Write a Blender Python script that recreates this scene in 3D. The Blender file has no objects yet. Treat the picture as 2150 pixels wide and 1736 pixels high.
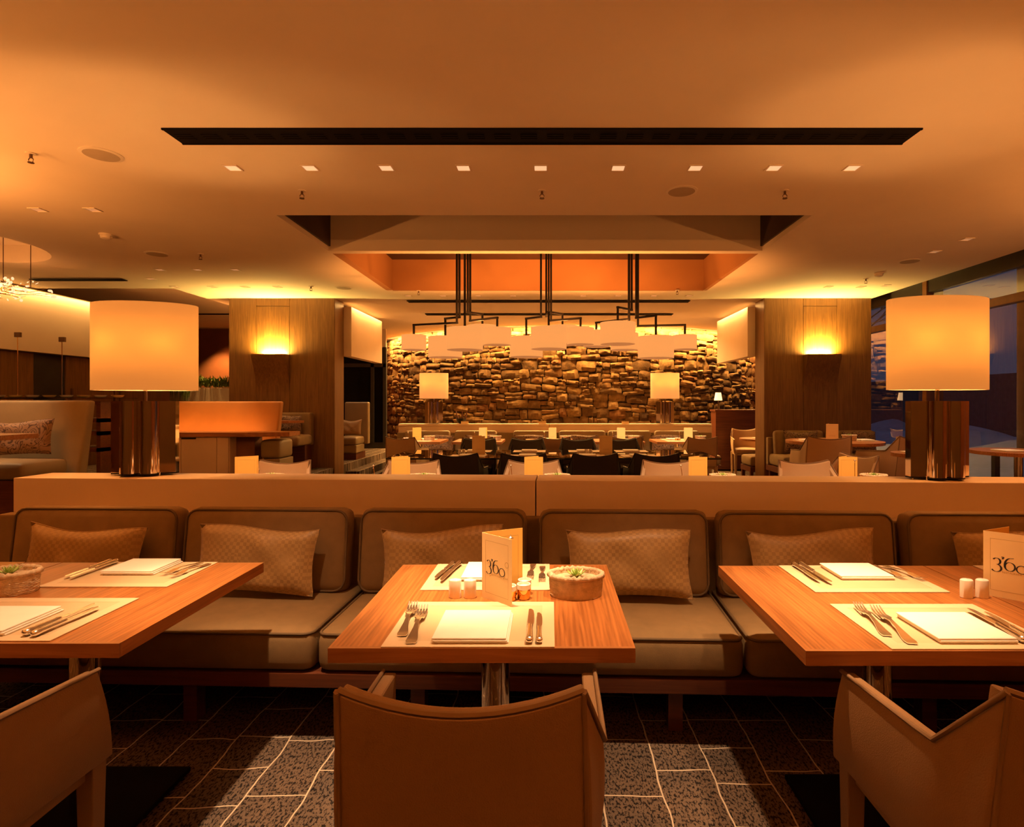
import bpy, bmesh, math, random
from mathutils import Vector, Matrix
random.seed(7)
PI = math.pi
sc = bpy.context.scene
COL = sc.collection

# ------------------------------------------------------------------ camera, world, exposure
CAMH, F, VX, VY = 1.39, 1200.0, 1155.0, 844.0          # eye height, focal length and vanishing point in photo pixels
cam_d = bpy.data.cameras.new('camera'); cam = bpy.data.objects.new('camera', cam_d); COL.objects.link(cam)
cam.location = (0, 0, CAMH); cam.rotation_euler = (PI / 2, 0, 0)
cam_d.sensor_fit = 'HORIZONTAL'; cam_d.sensor_width = 36.0; cam_d.lens = 36.0 * F / 2150.0
cam_d.shift_x = (1075.0 - VX) / 2150.0; cam_d.shift_y = -(868.0 - VY) / 2150.0
cam_d.clip_start = 0.05; cam_d.clip_end = 200
sc.camera = cam
sc.view_settings.view_transform = 'Standard'; sc.view_settings.look = 'None'
sc.view_settings.gamma = 1.0; sc.view_settings.use_curve_mapping = False
sc.view_settings.exposure = 0.4
cy = sc.cycles
cy.use_denoising = True; cy.max_bounces = 7; cy.diffuse_bounces = 4; cy.glossy_bounces = 4
cy.transmission_bounces = 6; cy.transparent_max_bounces = 8
cy.sample_clamp_indirect = 4.0; cy.caustics_reflective = False; cy.caustics_refractive = False
cy.blur_glossy = 0.5
world = bpy.data.worlds.new('dusk'); sc.world = world; world.use_nodes = True
bg = world.node_tree.nodes['Background']; bg.inputs[0].default_value = (0.050, 0.058, 0.100, 1); bg.inputs[1].default_value = 0.55

def P(px, py, Y):                      # photo pixel at a known depth
    return Vector(((px - VX) * Y / F, Y, CAMH - (py - VY) * Y / F))
def G(px, py, h=0.75):                 # photo pixel on a known level plane
    Y = (CAMH - h) * F / (py - VY)
    return Vector(((px - VX) * Y / F, Y, h))

# ------------------------------------------------------------------ light helpers
WARM = (1.0, 0.35, 0.075); HALO = (1.0, 0.60, 0.31); COVE = (1.0, 0.52, 0.15); GOLD = (1.0, 0.62, 0.15)
def light(name, kind, loc, energy, color, **k):
    d = bpy.data.lights.new(name, kind); d.energy = energy; d.color = color
    o = bpy.data.objects.new(name, d); COL.objects.link(o); o.location = loc
    for a, v in k.items():
        if a == 'rot': o.rotation_euler = v
        elif a == 'aim':
            o.rotation_euler = (Vector(v) - Vector(loc)).to_track_quat('-Z', 'Y').to_euler()
        else: setattr(d, a, v)
    return o
def spot(name, loc, aim, energy, deg=60, blend=0.6, rad=0.03, color=HALO):
    return light(name, 'SPOT', loc, energy, color, aim=aim, spot_size=math.radians(deg), spot_blend=blend, shadow_soft_size=rad)
def area(name, loc, sx, sy, rot, energy, color=COVE, spread=180):
    return light(name, 'AREA', loc, energy, color, rot=rot, shape='RECTANGLE', size=sx, size_y=sy, spread=math.radians(spread))

# ------------------------------------------------------------------ materials
MATS = {}
def nodes_of(name):
    m = bpy.data.materials.new(name); m.use_nodes = True; MATS[name] = m
    nt = m.node_tree; return m, nt, nt.nodes['Principled BSDF']
def mk(nt, kind, **k):
    n = nt.nodes.new(kind)
    for a, v in k.items(): setattr(n, a, v)
    return n
def L(nt, a, b): nt.links.new(a, b)
def ramp(nt, fac, stops):
    r = mk(nt, 'ShaderNodeValToRGB'); L(nt, fac, r.inputs[0])
    e = r.color_ramp.elements
    while len(e) < len(stops): e.new(0.5)
    for q, (p, c) in zip(e, stops): q.position = p; q.color = (*c, 1)
    return r.outputs[0]
def coords(nt, scale=(1, 1, 1), rot=(0, 0, 0), out='Object'):
    t = mk(nt, 'ShaderNodeTexCoord'); m = mk(nt, 'ShaderNodeMapping')
    m.inputs['Scale'].default_value = scale; m.inputs['Rotation'].default_value = rot
    L(nt, t.outputs[out], m.inputs[0]); return m.outputs[0]
def noise(nt, vec, scale, detail=4, rough=.55, dist=0):
    n = mk(nt, 'ShaderNodeTexNoise'); n.inputs['Scale'].default_value = scale; n.inputs['Detail'].default_value = detail
    n.inputs['Roughness'].default_value = rough; n.inputs['Distortion'].default_value = dist
    if vec: L(nt, vec, n.inputs['Vector'])
    return n.outputs['Fac']
def bump(nt, fac, bsdf, strength=.2, dist=.01):
    b = mk(nt, 'ShaderNodeBump'); b.inputs['Strength'].default_value = strength; b.inputs['Distance'].default_value = dist
    L(nt, fac, b.inputs['Height']); L(nt, b.outputs[0], bsdf.inputs['Normal'])
def mul(c, k): return tuple(min(1, x * k) for x in c)
def plain(name, col, rough=.6, metal=0., var=.12, scale=6., bmp=0., bscale=60., emit=None, es=0., spec=.5):
    m, nt, b = nodes_of(name)
    v = coords(nt); f = noise(nt, v, scale)
    L(nt, ramp(nt, f, [(.3, mul(col, 1 - var)), (.7, mul(col, 1 + var))]), b.inputs['Base Color'])
    b.inputs['Roughness'].default_value = rough; b.inputs['Metallic'].default_value = metal
    b.inputs['Specular IOR Level'].default_value = spec
    if bmp: bump(nt, noise(nt, v, bscale, 3), b, bmp, .004)
    if emit: b.inputs['Emission Color'].default_value = (*emit, 1); b.inputs['Emission Strength'].default_value = es
    return m
def wood(name, dark, lightc, axis='X', scale=1., rough=.42, grain=1.):
    m, nt, b = nodes_of(name)
    s = {'X': (1.2, 26, 26), 'Y': (26, 1.2, 26), 'Z': (26, 26, 1.2)}[axis]
    v = coords(nt, tuple(q * scale for q in s))
    f = noise(nt, v, 1.6, 5, .6, 1.2)
    w = mk(nt, 'ShaderNodeTexWave', wave_type='BANDS'); w.bands_direction = {'X': 'Y', 'Y': 'X', 'Z': 'X'}[axis]
    w.inputs['Scale'].default_value = .8; w.inputs['Distortion'].default_value = 9; w.inputs['Detail'].default_value = 3; w.inputs['Detail Scale'].default_value = .5
    L(nt, v, w.inputs[0])
    mx = mk(nt, 'ShaderNodeMath', operation='MULTIPLY_ADD'); L(nt, w.outputs['Fac'], mx.inputs[0]); mx.inputs[1].default_value = .11 * grain
    fm = mk(nt, 'ShaderNodeMath', operation='MULTIPLY'); L(nt, f, fm.inputs[0]); fm.inputs[1].default_value = .8
    L(nt, fm.outputs[0], mx.inputs[2])
    L(nt, ramp(nt, mx.outputs[0], [(.30, dark), (.62, lightc)]), b.inputs['Base Color'])
    b.inputs['Roughness'].default_value = rough
    bump(nt, mx.outputs[0], b, .08, .002)
    return m

plain('ceiling_paint', (.86, .76, .62), .75, var=.03, scale=1.5)
plain('wall_paint', (.66, .54, .41), .7, var=.03, scale=2)
plain('white_panel', (.80, .63, .46), .45, var=.03, scale=3)
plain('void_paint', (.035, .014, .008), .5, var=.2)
plain('brown_wall', (.20, .075, .03), .5, var=.15, scale=2)
plain('recess_paint', (.40, .185, .065), .7, var=.05, scale=1)
wood('table_wood', (.22, .073, .016), (.45, .165, .042), 'Y', 1.15, .38)
wood('edge_wood', (.26, .10, .03), (.46, .20, .068), 'X', .7, .4, .6)
wood('pillar_wood', (.125, .053, .0125), (.235, .110, .028), 'Z', 1.0, .45, .5)
wood('dark_wood', (.075, .022, .010), (.15, .045, .018), 'X', 1.0, .4)
wood('counter_wood', (.30, .11, .03), (.52, .22, .075), 'X', 1.0, .3)
plain('bench_fabric', (.235, .145, .060), .85, var=.08, scale=14, bmp=.35, bscale=420)
plain('piping_fabric', (.125, .078, .036), .8, var=.08)
plain('booth_leather', (.27, .19, .095), .5, var=.06, bmp=.2, bscale=200)
plain('leather', (.27, .150, .066), .50, var=.05, scale=5, bmp=.35, bscale=330)
plain('far_leather', (.50, .33, .185), .55, var=.04)
plain('black_leather', (.018, .012, .009), .4, var=.2)
plain('chair_seam', (.22, .125, .058), .6, var=.06)
plain('chrome', (.86, .78, .66), .045, 1., var=.02)
plain('silver', (.92, .86, .76), .24, 1., var=.03)
plain('brass', (.85, .52, .16), .13, 1., var=.05)
plain('black_metal', (.010, .008, .007), .6, 0, var=.2, spec=.2)
plain('black_plate', (.003, .0025, .002), .8, var=.2, spec=.1)
plain('back_wall_paint', (.15, .095, .045), .6, var=.1, scale=2)
plain('booth_orange_lit', (.50, .20, .035), .55, var=.05)  # pale booth leather with the orange light on it put into the colour
plain('curtain_cloth', (.30, .28, .34), .9, var=.1)
plain('linen', (.88, .83, .74), .8, var=.02, scale=20, bmp=.15, bscale=300)
plain('placemat_border', (.66, .49, .30), .65, var=.04, scale=10, bmp=.15, bscale=600)
plain('placemat', (.58, .42, .245), .65, var=.04, scale=10, bmp=.15, bscale=600)
plain('porcelain', (.86, .80, .70), .18, var=.02)
plain('menu_card', (.90, .70, .36), .55, var=.04, scale=5)
plain('menu_card_gold', (.92, .60, .15), .5, var=.04, scale=5)
plain('ink', (.012, .010, .012), .5)
plain('gold_ink', (.45, .27, .07), .45)
plain('brown_ink', (.38, .22, .08), .5)
plain('rope', (.56, .42, .27), .9, var=.25, scale=40, bmp=.6, bscale=180)
plain('soil', (.40, .28, .16), .9, var=.3, scale=60)
plain('succulent', (.32, .46, .11), .45, var=.3, scale=30)
plain('succulent_tip', (.55, .68, .25), .45, var=.2, scale=30)
plain('foliage', (.12, .17, .025), .7, var=.5, scale=20)
plain('vent_black', (.004, .003, .0025), .7, var=.3, spec=.1)
plain('speaker_grey', (.46, .38, .28), .8, var=.05)
plain('fixture_white', (.82, .74, .62), .5, var=.03)
plain('fixture_dark', (.12, .06, .03), .4, .4, var=.1)
plain('snow', (.66, .72, .86), .9, var=.1, scale=3, bmp=.5, bscale=4)
plain('outside_grey', (.10, .10, .12), .8, var=.2)
plain('bark', (.05, .04, .035), .9, var=.3)
plain('window_frame_wood', (.20, .082, .026), .45, var=.15, scale=10)
plain('sill_dark', (.020, .016, .013), .5, var=.2)
plain('mortar', (.085, .050, .022), .95, var=.4, scale=20)
plain('candle_jar', (.8, .62, .3), .2, var=.1)

def emitter(name, col, es, base=(.8, .6, .4), rough=.7):
    m, nt, b = nodes_of(name)
    f = noise(nt, coords(nt), 4)
    L(nt, ramp(nt, f, [(0, mul(base, .95)), (1, mul(base, 1.05))]), b.inputs['Base Color'])
    b.inputs['Roughness'].default_value = rough
    b.inputs['Emission Color'].default_value = (*col, 1); b.inputs['Emission Strength'].default_value = es
    return m
def shade_mat(name, base, col, es):
    m, nt, b = nodes_of(name)
    f = noise(nt, coords(nt, (1, 1, 30)), 5)
    tr = mk(nt, 'ShaderNodeBsdfTranslucent'); c = ramp(nt, f, [(0, mul(base, .96)), (1, base)])
    L(nt, c, b.inputs['Base Color']); L(nt, c, tr.inputs[0]); b.inputs['Roughness'].default_value = .8
    b.inputs['Emission Color'].default_value = (*col, 1); b.inputs['Emission Strength'].default_value = es
    mx = mk(nt, 'ShaderNodeMixShader'); mx.inputs[0].default_value = .5
    L(nt, b.outputs[0], mx.inputs[1]); L(nt, tr.outputs[0], mx.inputs[2])
    L(nt, mx.outputs[0], nt.nodes['Material Output'].inputs[0]); return m
shade_mat('lamp_shade', (.56, .46, .26), (1.0, .33, .065), .66)
shade_mat('far_lamp_shade', (.75, .58, .32), (1.0, .38, .11), .75)
shade_mat('drum_shade', (.09, .055, .022), (1.0, .37, .095), 1.35)
emitter('drum_diffuser', (1.0, .34, .10), .34, (.3, .2, .12))
emitter('small_shade', (1.0, .60, .28), 1.5)
emitter('bulb', (1, .42, .12), 330.)
emitter('far_bulb', (1, .42, .12), 120.)
emitter('downlight_glow', (1.0, .58, .30), .6, rough=.3)
emitter('downlight_dim', (1.0, .48, .20), .22, rough=.3)
emitter('crystal_glow', (1.0, .55, .30), 1.0, rough=.2)
emitter('cove_strip', (1.0, .66, .28), 3.0)

def glass(name, tint, refl):
    m, nt, b = nodes_of(name)
    nt.nodes.remove(b)
    t = mk(nt, 'ShaderNodeBsdfTransparent'); t.inputs[0].default_value = (*tint, 1)
    g = mk(nt, 'ShaderNodeBsdfGlossy'); g.inputs['Roughness'].default_value = .01
    fr = mk(nt, 'ShaderNodeFresnel'); fr.inputs[0].default_value = 1.5
    sc_ = mk(nt, 'ShaderNodeMath', operation='MULTIPLY'); L(nt, fr.outputs[0], sc_.inputs[0]); sc_.inputs[1].default_value = refl
    sc_.use_clamp = True
    mx = mk(nt, 'ShaderNodeMixShader'); L(nt, sc_.outputs[0], mx.inputs[0]); L(nt, t.outputs[0], mx.inputs[1]); L(nt, g.outputs[0], mx.inputs[2])
    L(nt, mx.outputs[0], nt.nodes['Material Output'].inputs[0]); return m
glass('window_glass', (.80, .84, .9), .28)
glass('table_glass', (.16, .13, .09), 2.0)
glass('clear_glass', (.85, .88, .85), 2.0)

def checker_fabric():
    m, nt, b = nodes_of('check_fabric')
    v = coords(nt, (1, 1, 1)); c = mk(nt, 'ShaderNodeTexChecker'); c.inputs['Scale'].default_value = 62
    c.inputs[1].default_value = (.42, .265, .105, 1); c.inputs[2].default_value = (.33, .20, .078, 1); L(nt, v, c.inputs[0])
    n = noise(nt, v, 9)
    mx = mk(nt, 'ShaderNodeMix', data_type='RGBA'); mx.inputs[7].default_value = (.36, .225, .09, 1)
    L(nt, c.outputs[0], mx.inputs[6]); L(nt, ramp(nt, n, [(.45, (0, 0, 0)), (.7, (.9, .9, .9))]), mx.inputs[0])
    L(nt, mx.outputs[2], b.inputs['Base Color']); b.inputs['Roughness'].default_value = .5
    b.inputs['Sheen Weight'].default_value = .2
    bump(nt, noise(nt, v, 14), b, .35, .012)
checker_fabric()
def scroll_fabric():
    m, nt, b = nodes_of('scroll_fabric')
    v = coords(nt); n = noise(nt, v, 7.5, 1, .5, 1.6)
    band = mk(nt, 'ShaderNodeMath', operation='PINGPONG'); L(nt, n, band.inputs[0]); band.inputs[1].default_value = .07
    L(nt, ramp(nt, band.outputs[0], [(.012, (.06, .028, .015)), (.026, (.23, .135, .075))]), b.inputs['Base Color'])
    b.inputs['Roughness'].default_value = .7
scroll_fabric()
def carpet():
    m, nt, b = nodes_of('carpet')
    v = coords(nt)
    wob = mk(nt, 'ShaderNodeTexNoise'); wob.inputs['Scale'].default_value = 3.4; wob.inputs['Detail'].default_value = 2; L(nt, v, wob.inputs[0])
    wv = mk(nt, 'ShaderNodeVectorMath', operation='MULTIPLY_ADD'); L(nt, wob.outputs['Color'], wv.inputs[0]); wv.inputs[1].default_value = (.050, .050, 0); L(nt, v, wv.inputs[2])
    rt = mk(nt, 'ShaderNodeMapping'); rt.inputs['Rotation'].default_value = (0, 0, math.radians(90)); L(nt, wv.outputs[0], rt.inputs[0])
    def brick(w, h, off, freq, msz, vec):
        k = mk(nt, 'ShaderNodeTexBrick'); k.offset = off; k.offset_frequency = freq; k.squash = .62; k.squash_frequency = 3
        k.inputs['Scale'].default_value = 1; k.inputs['Brick Width'].default_value = w; k.inputs['Row Height'].default_value = h
        k.inputs['Mortar Size'].default_value = msz; k.inputs['Mortar Smooth'].default_value = .25
        L(nt, vec, k.inputs[0]); return k.outputs['Fac']
    b1 = brick(.34, .21, .42, 2, .0032, rt.outputs[0])
    # dotted two-tone pile
    st = coords(nt, (70, 34, 1)); n1 = noise(nt, st, 1.7, 3, .7)
    big = noise(nt, v, 2.2, 3)
    pile = ramp(nt, n1, [(.44, (.014, .012, .012)), (.50, (.135, .102, .080))])
    tint = mk(nt, 'ShaderNodeMix', data_type='RGBA', blend_type='MULTIPLY'); tint.inputs[0].default_value = 1
    L(nt, pile, tint.inputs[6]); L(nt, ramp(nt, big, [(.35, (.72, .72, .75)), (.68, (1.25, 1.1, .95))]), tint.inputs[7])
    mx = mk(nt, 'ShaderNodeMix', data_type='RGBA'); mx.inputs[7].default_value = (.55, .45, .34, 1)
    L(nt, b1, mx.inputs[0]); L(nt, tint.outputs[2], mx.inputs[6]); L(nt, mx.outputs[2], b.inputs['Base Color'])
    b.inputs['Roughness'].default_value = .95; b.inputs['Specular IOR Level'].default_value = .1
    bump(nt, n1, b, .3, .003)
carpet()
def stone_mat(name, per_island):
    m, nt, b = nodes_of(name)
    if per_island: r = mk(nt, 'ShaderNodeNewGeometry').outputs['Random Per Island']
    else: r = mk(nt, 'ShaderNodeObjectInfo').outputs['Random']
    base = ramp(nt, r, [(0, (.045, .023, .010)), (.25, (.13, .072, .027)), (.5, (.09, .052, .022)), (.72, (.19, .112, .042)), (.88, (.11, .048, .017)), (1, (.25, .16, .07))])
    v = coords(nt, out='Generated') if not per_island else coords(nt)
    g = mk(nt, 'ShaderNodeNewGeometry'); n = noise(nt, g.outputs['Position'], 9, 6, .65)
    mx = mk(nt, 'ShaderNodeMix', data_type='RGBA', blend_type='MULTIPLY'); mx.inputs[0].default_value = 1
    L(nt, base, mx.inputs[6]); L(nt, ramp(nt, n, [(.3, (.5, .48, .45)), (.7, (1.3, 1.25, 1.15))]), mx.inputs[7])
    L(nt, mx.outputs[2], b.inputs['Base Color']); b.inputs['Roughness'].default_value = .9
    bump(nt, noise(nt, g.outputs['Position'], 22, 5, .7), b, .5, .012); b.inputs['Specular IOR Level'].default_value = .15
stone_mat('stone', False); stone_mat('stone_fill', True)

# ------------------------------------------------------------------ mesh builder
class B:
    def __init__(s): s.v = []; s.f = []
    def add(s, vs, fs, M=None):
        n = len(s.v)
        s.v += [tuple(M @ Vector(q)) if M is not None else tuple(q) for q in vs]
        s.f += [tuple(i + n for i in q) for q in fs]; return s
    def box(s, x0, x1, y0, y1, z0, z1, M=None):
        return s.add([(x0, y0, z0), (x1, y0, z0), (x1, y1, z0), (x0, y1, z0), (x0, y0, z1), (x1, y0, z1), (x1, y1, z1), (x0, y1, z1)],
                     [(0, 3, 2, 1), (4, 5, 6, 7), (0, 1, 5, 4), (1, 2, 6, 5), (2, 3, 7, 6), (3, 0, 4, 7)], M)
    def lathe(s, prof, n=20, c=(0, 0), M=None, sx=1., sy=1., caps=True):
        vs = [(c[0] + r * sx * math.cos(2 * PI * k / n), c[1] + r * sy * math.sin(2 * PI * k / n), z) for r, z in prof for k in range(n)]
        fs = [(i * n + k, i * n + (k + 1) % n, (i + 1) * n + (k + 1) % n, (i + 1) * n + k) for i in range(len(prof) - 1) for k in range(n)]
        if caps: fs += [tuple(range(n))[::-1], tuple(range((len(prof) - 1) * n, len(prof) * n))]
        return s.add(vs, fs, M)
    def cyl(s, cx, cy_, z0, z1, r, n=16, r2=None, M=None): return s.lathe([(r, z0), (r if r2 is None else r2, z1)], n, (cx, cy_), M)
    def tube(s, pts, r, n=8, closed=False, M=None):
        pts = [Vector(p) for p in pts]; vs = []; m = len(pts)
        for i, p in enumerate(pts):
            a = pts[i - 1] if (i or closed) else p; b = pts[(i + 1) % m] if (i < m - 1 or closed) else p
            t = (b - a).normalized(); u = t.cross(Vector((0, 0, 1)))
            if u.length < 1e-3: u = t.cross(Vector((0, 1, 0)))
            u.normalize(); w = t.cross(u); rr = r[i] if isinstance(r, (list, tuple)) else r
            vs += [tuple(p + (u * math.cos(2 * PI * k / n) + w * math.sin(2 * PI * k / n)) * rr) for k in range(n)]
        fs = [(i * n + k, i * n + (k + 1) % n, ((i + 1) % m) * n + (k + 1) % n, ((i + 1) % m) * n + k) for i in range(m if closed else m - 1) for k in range(n)]
        if not closed: fs += [tuple(range(n))[::-1], tuple(range((m - 1) * n, m * n))]
        return s.add(vs, fs, M)
    def prism(s, poly, z0, z1, M=None):
        n = len(poly)
        return s.add([(x, y, z0) for x, y in poly] + [(x, y, z1) for x, y in poly],
                     [tuple(range(n))[::-1], tuple(range(n, 2 * n))] + [(k, (k + 1) % n, n + (k + 1) % n, n + k) for k in range(n)], M)
    def grid(s, fn, nu, nv, M=None, closed=False):
        vs = [fn(i / nu, j / nv) for j in range(nv + 1) for i in range(nu + 1)]
        return s.add(vs, [(j * (nu + 1) + i, j * (nu + 1) + i + 1, (j + 1) * (nu + 1) + i + 1, (j + 1) * (nu + 1) + i) for j in range(nv) for i in range(nu)], M)
    def mesh(s, name, mat, smooth=False, bevel=0, seg=2):
        me = bpy.data.meshes.new(name); me.from_pydata(s.v, [], s.f)
        bm = bmesh.new(); bm.from_mesh(me)
        bmesh.ops.recalc_face_normals(bm, faces=bm.faces)
        if bevel: bmesh.ops.bevel(bm, geom=[e for e in bm.edges if len(e.link_faces) == 2 and e.calc_face_angle(0) > .5], offset=bevel, segments=seg, profile=.6, affect='EDGES', clamp_overlap=True)
        bm.to_mesh(me); bm.free()
        if mat: me.materials.append(MATS[mat])
        if smooth:
            for p in me.polygons: p.use_smooth = True
            try: me.set_sharp_from_angle(angle=math.radians(smooth if smooth > 1 else 40))
            except Exception: pass
        return me
    def obj(s, name, mat, parent=None, smooth=False, bevel=0, seg=2, loc=None):
        o = bpy.data.objects.new(name, s.mesh(name, mat, smooth, bevel, seg)); COL.objects.link(o)
        if parent: o.parent = parent
        if loc is not None: o.location = loc
        return o
def rbox(b, hx, hy, hz, r, puff=0., c=(0, 0, 0), M=None, n=8, front=0.):
    """rounded, slightly puffed cushion block"""
    def ax(h, k):
        a = [-h, -h + r * .3, -h + r]; a += [(-h + r) + (2 * h - 2 * r) * i / k for i in range(1, k)]; return a + [h - r, h - r * .3, h]
    X, Y, Z = ax(hx, n), ax(hy, max(2, n // 2)), ax(hz, 2)
    idx = {}; vs = []; fs = []
    def vid(i, j, k):
        if (i, j, k) not in idx:
            p = Vector((X[i], Y[j], Z[k])); q = Vector((max(-hx + r, min(hx - r, p.x)), max(-hy + r, min(hy - r, p.y)), max(-hz + r, min(hz - r, p.z))))
            d = p - q
            if d.length > 1e-6: p = q + d.normalized() * min(r, max(abs(d.x), abs(d.y), abs(d.z)))
            u, v = p.x / hx, p.y / hy
            p.z += puff * (1 - u * u) * (1 - v * v) * (1 if p.z > 0 else 0)
            p.y -= front * (1 - u * u) * (1 - (p.z / hz) ** 2) * (1 if p.y < 0 else 0)
            idx[i, j, k] = len(vs); vs.append((p.x + c[0], p.y + c[1], p.z + c[2]))
        return idx[i, j, k]
    nx, ny, nz = len(X) - 1, len(Y) - 1, len(Z) - 1
    for i in range(nx):
        for j in range(ny):
            for k in (0, nz): fs.append((vid(i, j, k), vid(i + 1, j, k), vid(i + 1, j + 1, k), vid(i, j + 1, k)))
    for i in range(nx):
        for k in range(nz):
            for j in (0, ny): fs.append((vid(i, j, k), vid(i + 1, j, k), vid(i + 1, j, k + 1), vid(i, j, k + 1)))
    for j in range(ny):
        for k in range(nz):
            for i in (0, nx): fs.append((vid(i, j, k), vid(i, j + 1, k), vid(i, j + 1, k + 1), vid(i, j, k + 1)))
    return b.add(vs, fs, M)
def rrect(hx, hy, r, n=4):
    return [(sx * (hx - r) + r * math.cos(a0 + PI / 2 * k / n), sy * (hy - r) + r * math.sin(a0 + PI / 2 * k / n))
            for sx, sy, a0 in ((1, 1, 0), (-1, 1, PI / 2), (-1, -1, PI), (1, -1, 1.5 * PI)) for k in range(n + 1)]

# ------------------------------------------------------------------ scene-graph helpers
def tag(o, label, cat, group=None):
    o['label'] = label; o['category'] = cat
    if group: o['group'] = group
    return o
def thing(name, label, cat, loc=(0, 0, 0), rz=0., group=None):
    o = bpy.data.objects.new(name, None); COL.objects.link(o); o.location = loc; o.rotation_euler = (0, 0, rz); o.empty_display_size = .1
    return tag(o, label, cat, group)
def struct(o): o['kind'] = 'structure'; return o
def dup(root, loc, rz, label, group=None, swap=None):
    def cp(o, par):
        c = o.copy(); COL.objects.link(c); c.parent = par
        for ch in [q for q in KIDS.get(o, o.children)]: cp(ch, c)
        return c
    r = cp(root, None); r.location = loc; r.rotation_euler = (0, 0, rz); r['label'] = label
    if group: r['group'] = group
    return r
KIDS = {}
def freeze(root):
    KIDS[root] = list(root.children)
    for c in KIDS[root]: freeze(c)
    return root
def Rz(a): return Matrix.Rotation(a, 4, 'Z')
def T(x, y, z): return Matrix.Translation((x, y, z))

# ================================================================== THE ROOM
CZ = 3.0                                                # ceiling height
def slab(name, x0, x1, y0, y1, z0, z1, mat, bevel=0):
    return struct(B().box(x0, x1, y0, y1, z0, z1).obj(name, mat, bevel=bevel))
slab('floor', -9.5, 5.45, -1.6, 17.5, -.1, 0, 'carpet')
# --- ceiling, assembled around its openings
CE = struct(B().box(-2.52, 2.44, -1.6, 4.89, CZ - .012, CZ + .2).obj('ceiling', 'ceiling_paint'))
def cpart(x0, x1, y0, y1, z0=CZ, z1=CZ + .2, mat='ceiling_paint', nm='ceiling_panel'):
    return B().box(x0, x1, y0, y1, z0, z1).obj(nm, mat, CE)
cpart(2.44, 5.0, -1.6, 4.89); cpart(2.26, 5.0, 4.89, 17.4)            # right of the recess
# left of the recess, with the round recess cut out of it
rc, rr = (-6.12, 5.8), .80
cpart(-5.2, -2.52, -1.6, 4.89); cpart(-5.2, -2.36, 4.89, 8.1); cpart(-5.34, -2.36, 8.1, 17.4)
cpart(-9.4, -5.2, -1.6, 4.9); cpart(-9.4, -7.04, 4.9, 8.1); cpart(-7.04, -5.2, 6.7, 8.1)
b = B(); n = 48
sq = []
for k in range(n):
    a = 2 * PI * k / n; c, s_ = math.cos(a), math.sin(a); q = 1 / max(abs(c), abs(s_))
    x = c * q; y = s_ * q
    sq.append((rc[0] + (x * (.92)), 4.9 + (y + 1) / 2 * 1.8))
cir = [(rc[0] + rr * math.cos(2 * PI * k / n), rc[1] + rr * math.sin(2 * PI * k / n)) for k in range(n)]
vs = [(x, y, CZ) for x, y in sq] + [(x, y, CZ) for x, y in cir] + [(x, y, CZ + .2) for x, y in cir]
b.add(vs, [(k, (k + 1) % n, n + (k + 1) % n, n + k) for k in range(n)] + [(n + k, n + (k + 1) % n, 2 * n + (k + 1) % n, 2 * n + k) for k in range(n)])
b.obj('round_recess', 'ceiling_paint', CE)
b = B(); b.lathe([(rr + .02, CZ + .2), (rr + .02, CZ + .22)], 48, rc); b.obj('round_recess_top', 'ceiling_paint', CE)
cpart(-9.4, -5.34, 8.1, 17.4, 3.3, 3.4)                                  # raised bay beyond the left pillar
cpart(-9.4, -5.34, 8.08, 8.1, 3.2, 3.4); cpart(-5.36, -5.34, 8.1, 17.4, 3.2, 3.4)
# transverse dark gap in front of the beam
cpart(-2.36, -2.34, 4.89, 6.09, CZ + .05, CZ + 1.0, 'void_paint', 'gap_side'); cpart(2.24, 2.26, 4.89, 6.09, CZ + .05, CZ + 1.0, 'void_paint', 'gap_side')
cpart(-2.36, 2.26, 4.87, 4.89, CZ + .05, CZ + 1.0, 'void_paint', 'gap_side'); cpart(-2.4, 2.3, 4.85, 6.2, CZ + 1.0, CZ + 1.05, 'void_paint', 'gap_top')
cpart(-2.36, 2.26, 6.09, 6.20, CZ, CZ + 1.0, 'ceiling_paint', 'beam')
# chandelier recess
cpart(-2.36, -2.27, 6.2, 8.22, CZ, 3.44, 'recess_paint', 'recess_side'); cpart(2.21, 2.26, 6.2, 8.22, CZ, 3.44, 'recess_paint', 'recess_side')
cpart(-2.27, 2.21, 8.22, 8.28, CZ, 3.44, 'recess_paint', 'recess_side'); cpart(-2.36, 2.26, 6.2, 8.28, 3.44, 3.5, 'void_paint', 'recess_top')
cpart(-2.36, 2.26, 8.28, 17.4)
# raised curtain trough and outer soffit along the window
cpart(5.0, 5.45, -1.6, 10.6, CZ + .16, CZ + .3, 'ceiling_paint', 'curtain_trough')

# --- walls that close the room (behind the camera and at the far ends)
slab('wall_back', -9.5, 5.5, -1.7, -1.6, 0, 3.4, 'back_wall_paint')
slab('wall_left', -9.5, -9.4, -1.6, 17.5, 0, 3.5, 'brown_wall')
slab('wall_front', -9.4, 5.5, 17.4, 17.5, 0, 3.5, 'brown_wall')
slab('wall_left_bay', -9.4, -5.0, 14.9, 15.0, 0, 3.4, 'brown_wall')
# white fascia with cove light over the panelled service wall
FA = struct(B().box(-7.42, -7.29, 6.2, 9.75, 2.10, 2.985).obj('wall_fascia', 'wall_paint'))
slab('wall_service', -7.55, -7.45, 5.6, 11.2, 0, 2.95, 'brown_wall')
for i, (y0, y1) in enumerate(((6.3, 7.35), (7.38, 8.2), (8.75, 9.7), (9.75, 10.9))):
    d = struct(B().box(-7.45, -7.41, y0, y1, .37, 2.09).obj('door_%d' % (i + 1), 'pillar_wood', bevel=.006))
    B().box(-7.41, -7.39, y0 + .08, y0 + .11, 1.2, 1.6).obj('door_handle', 'fixture_dark', d)
struct(B().box(-7.45, -7.43, 8.2, 8.75, .37, 2.09).obj('trim_1', 'sill_dark'))

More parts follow.
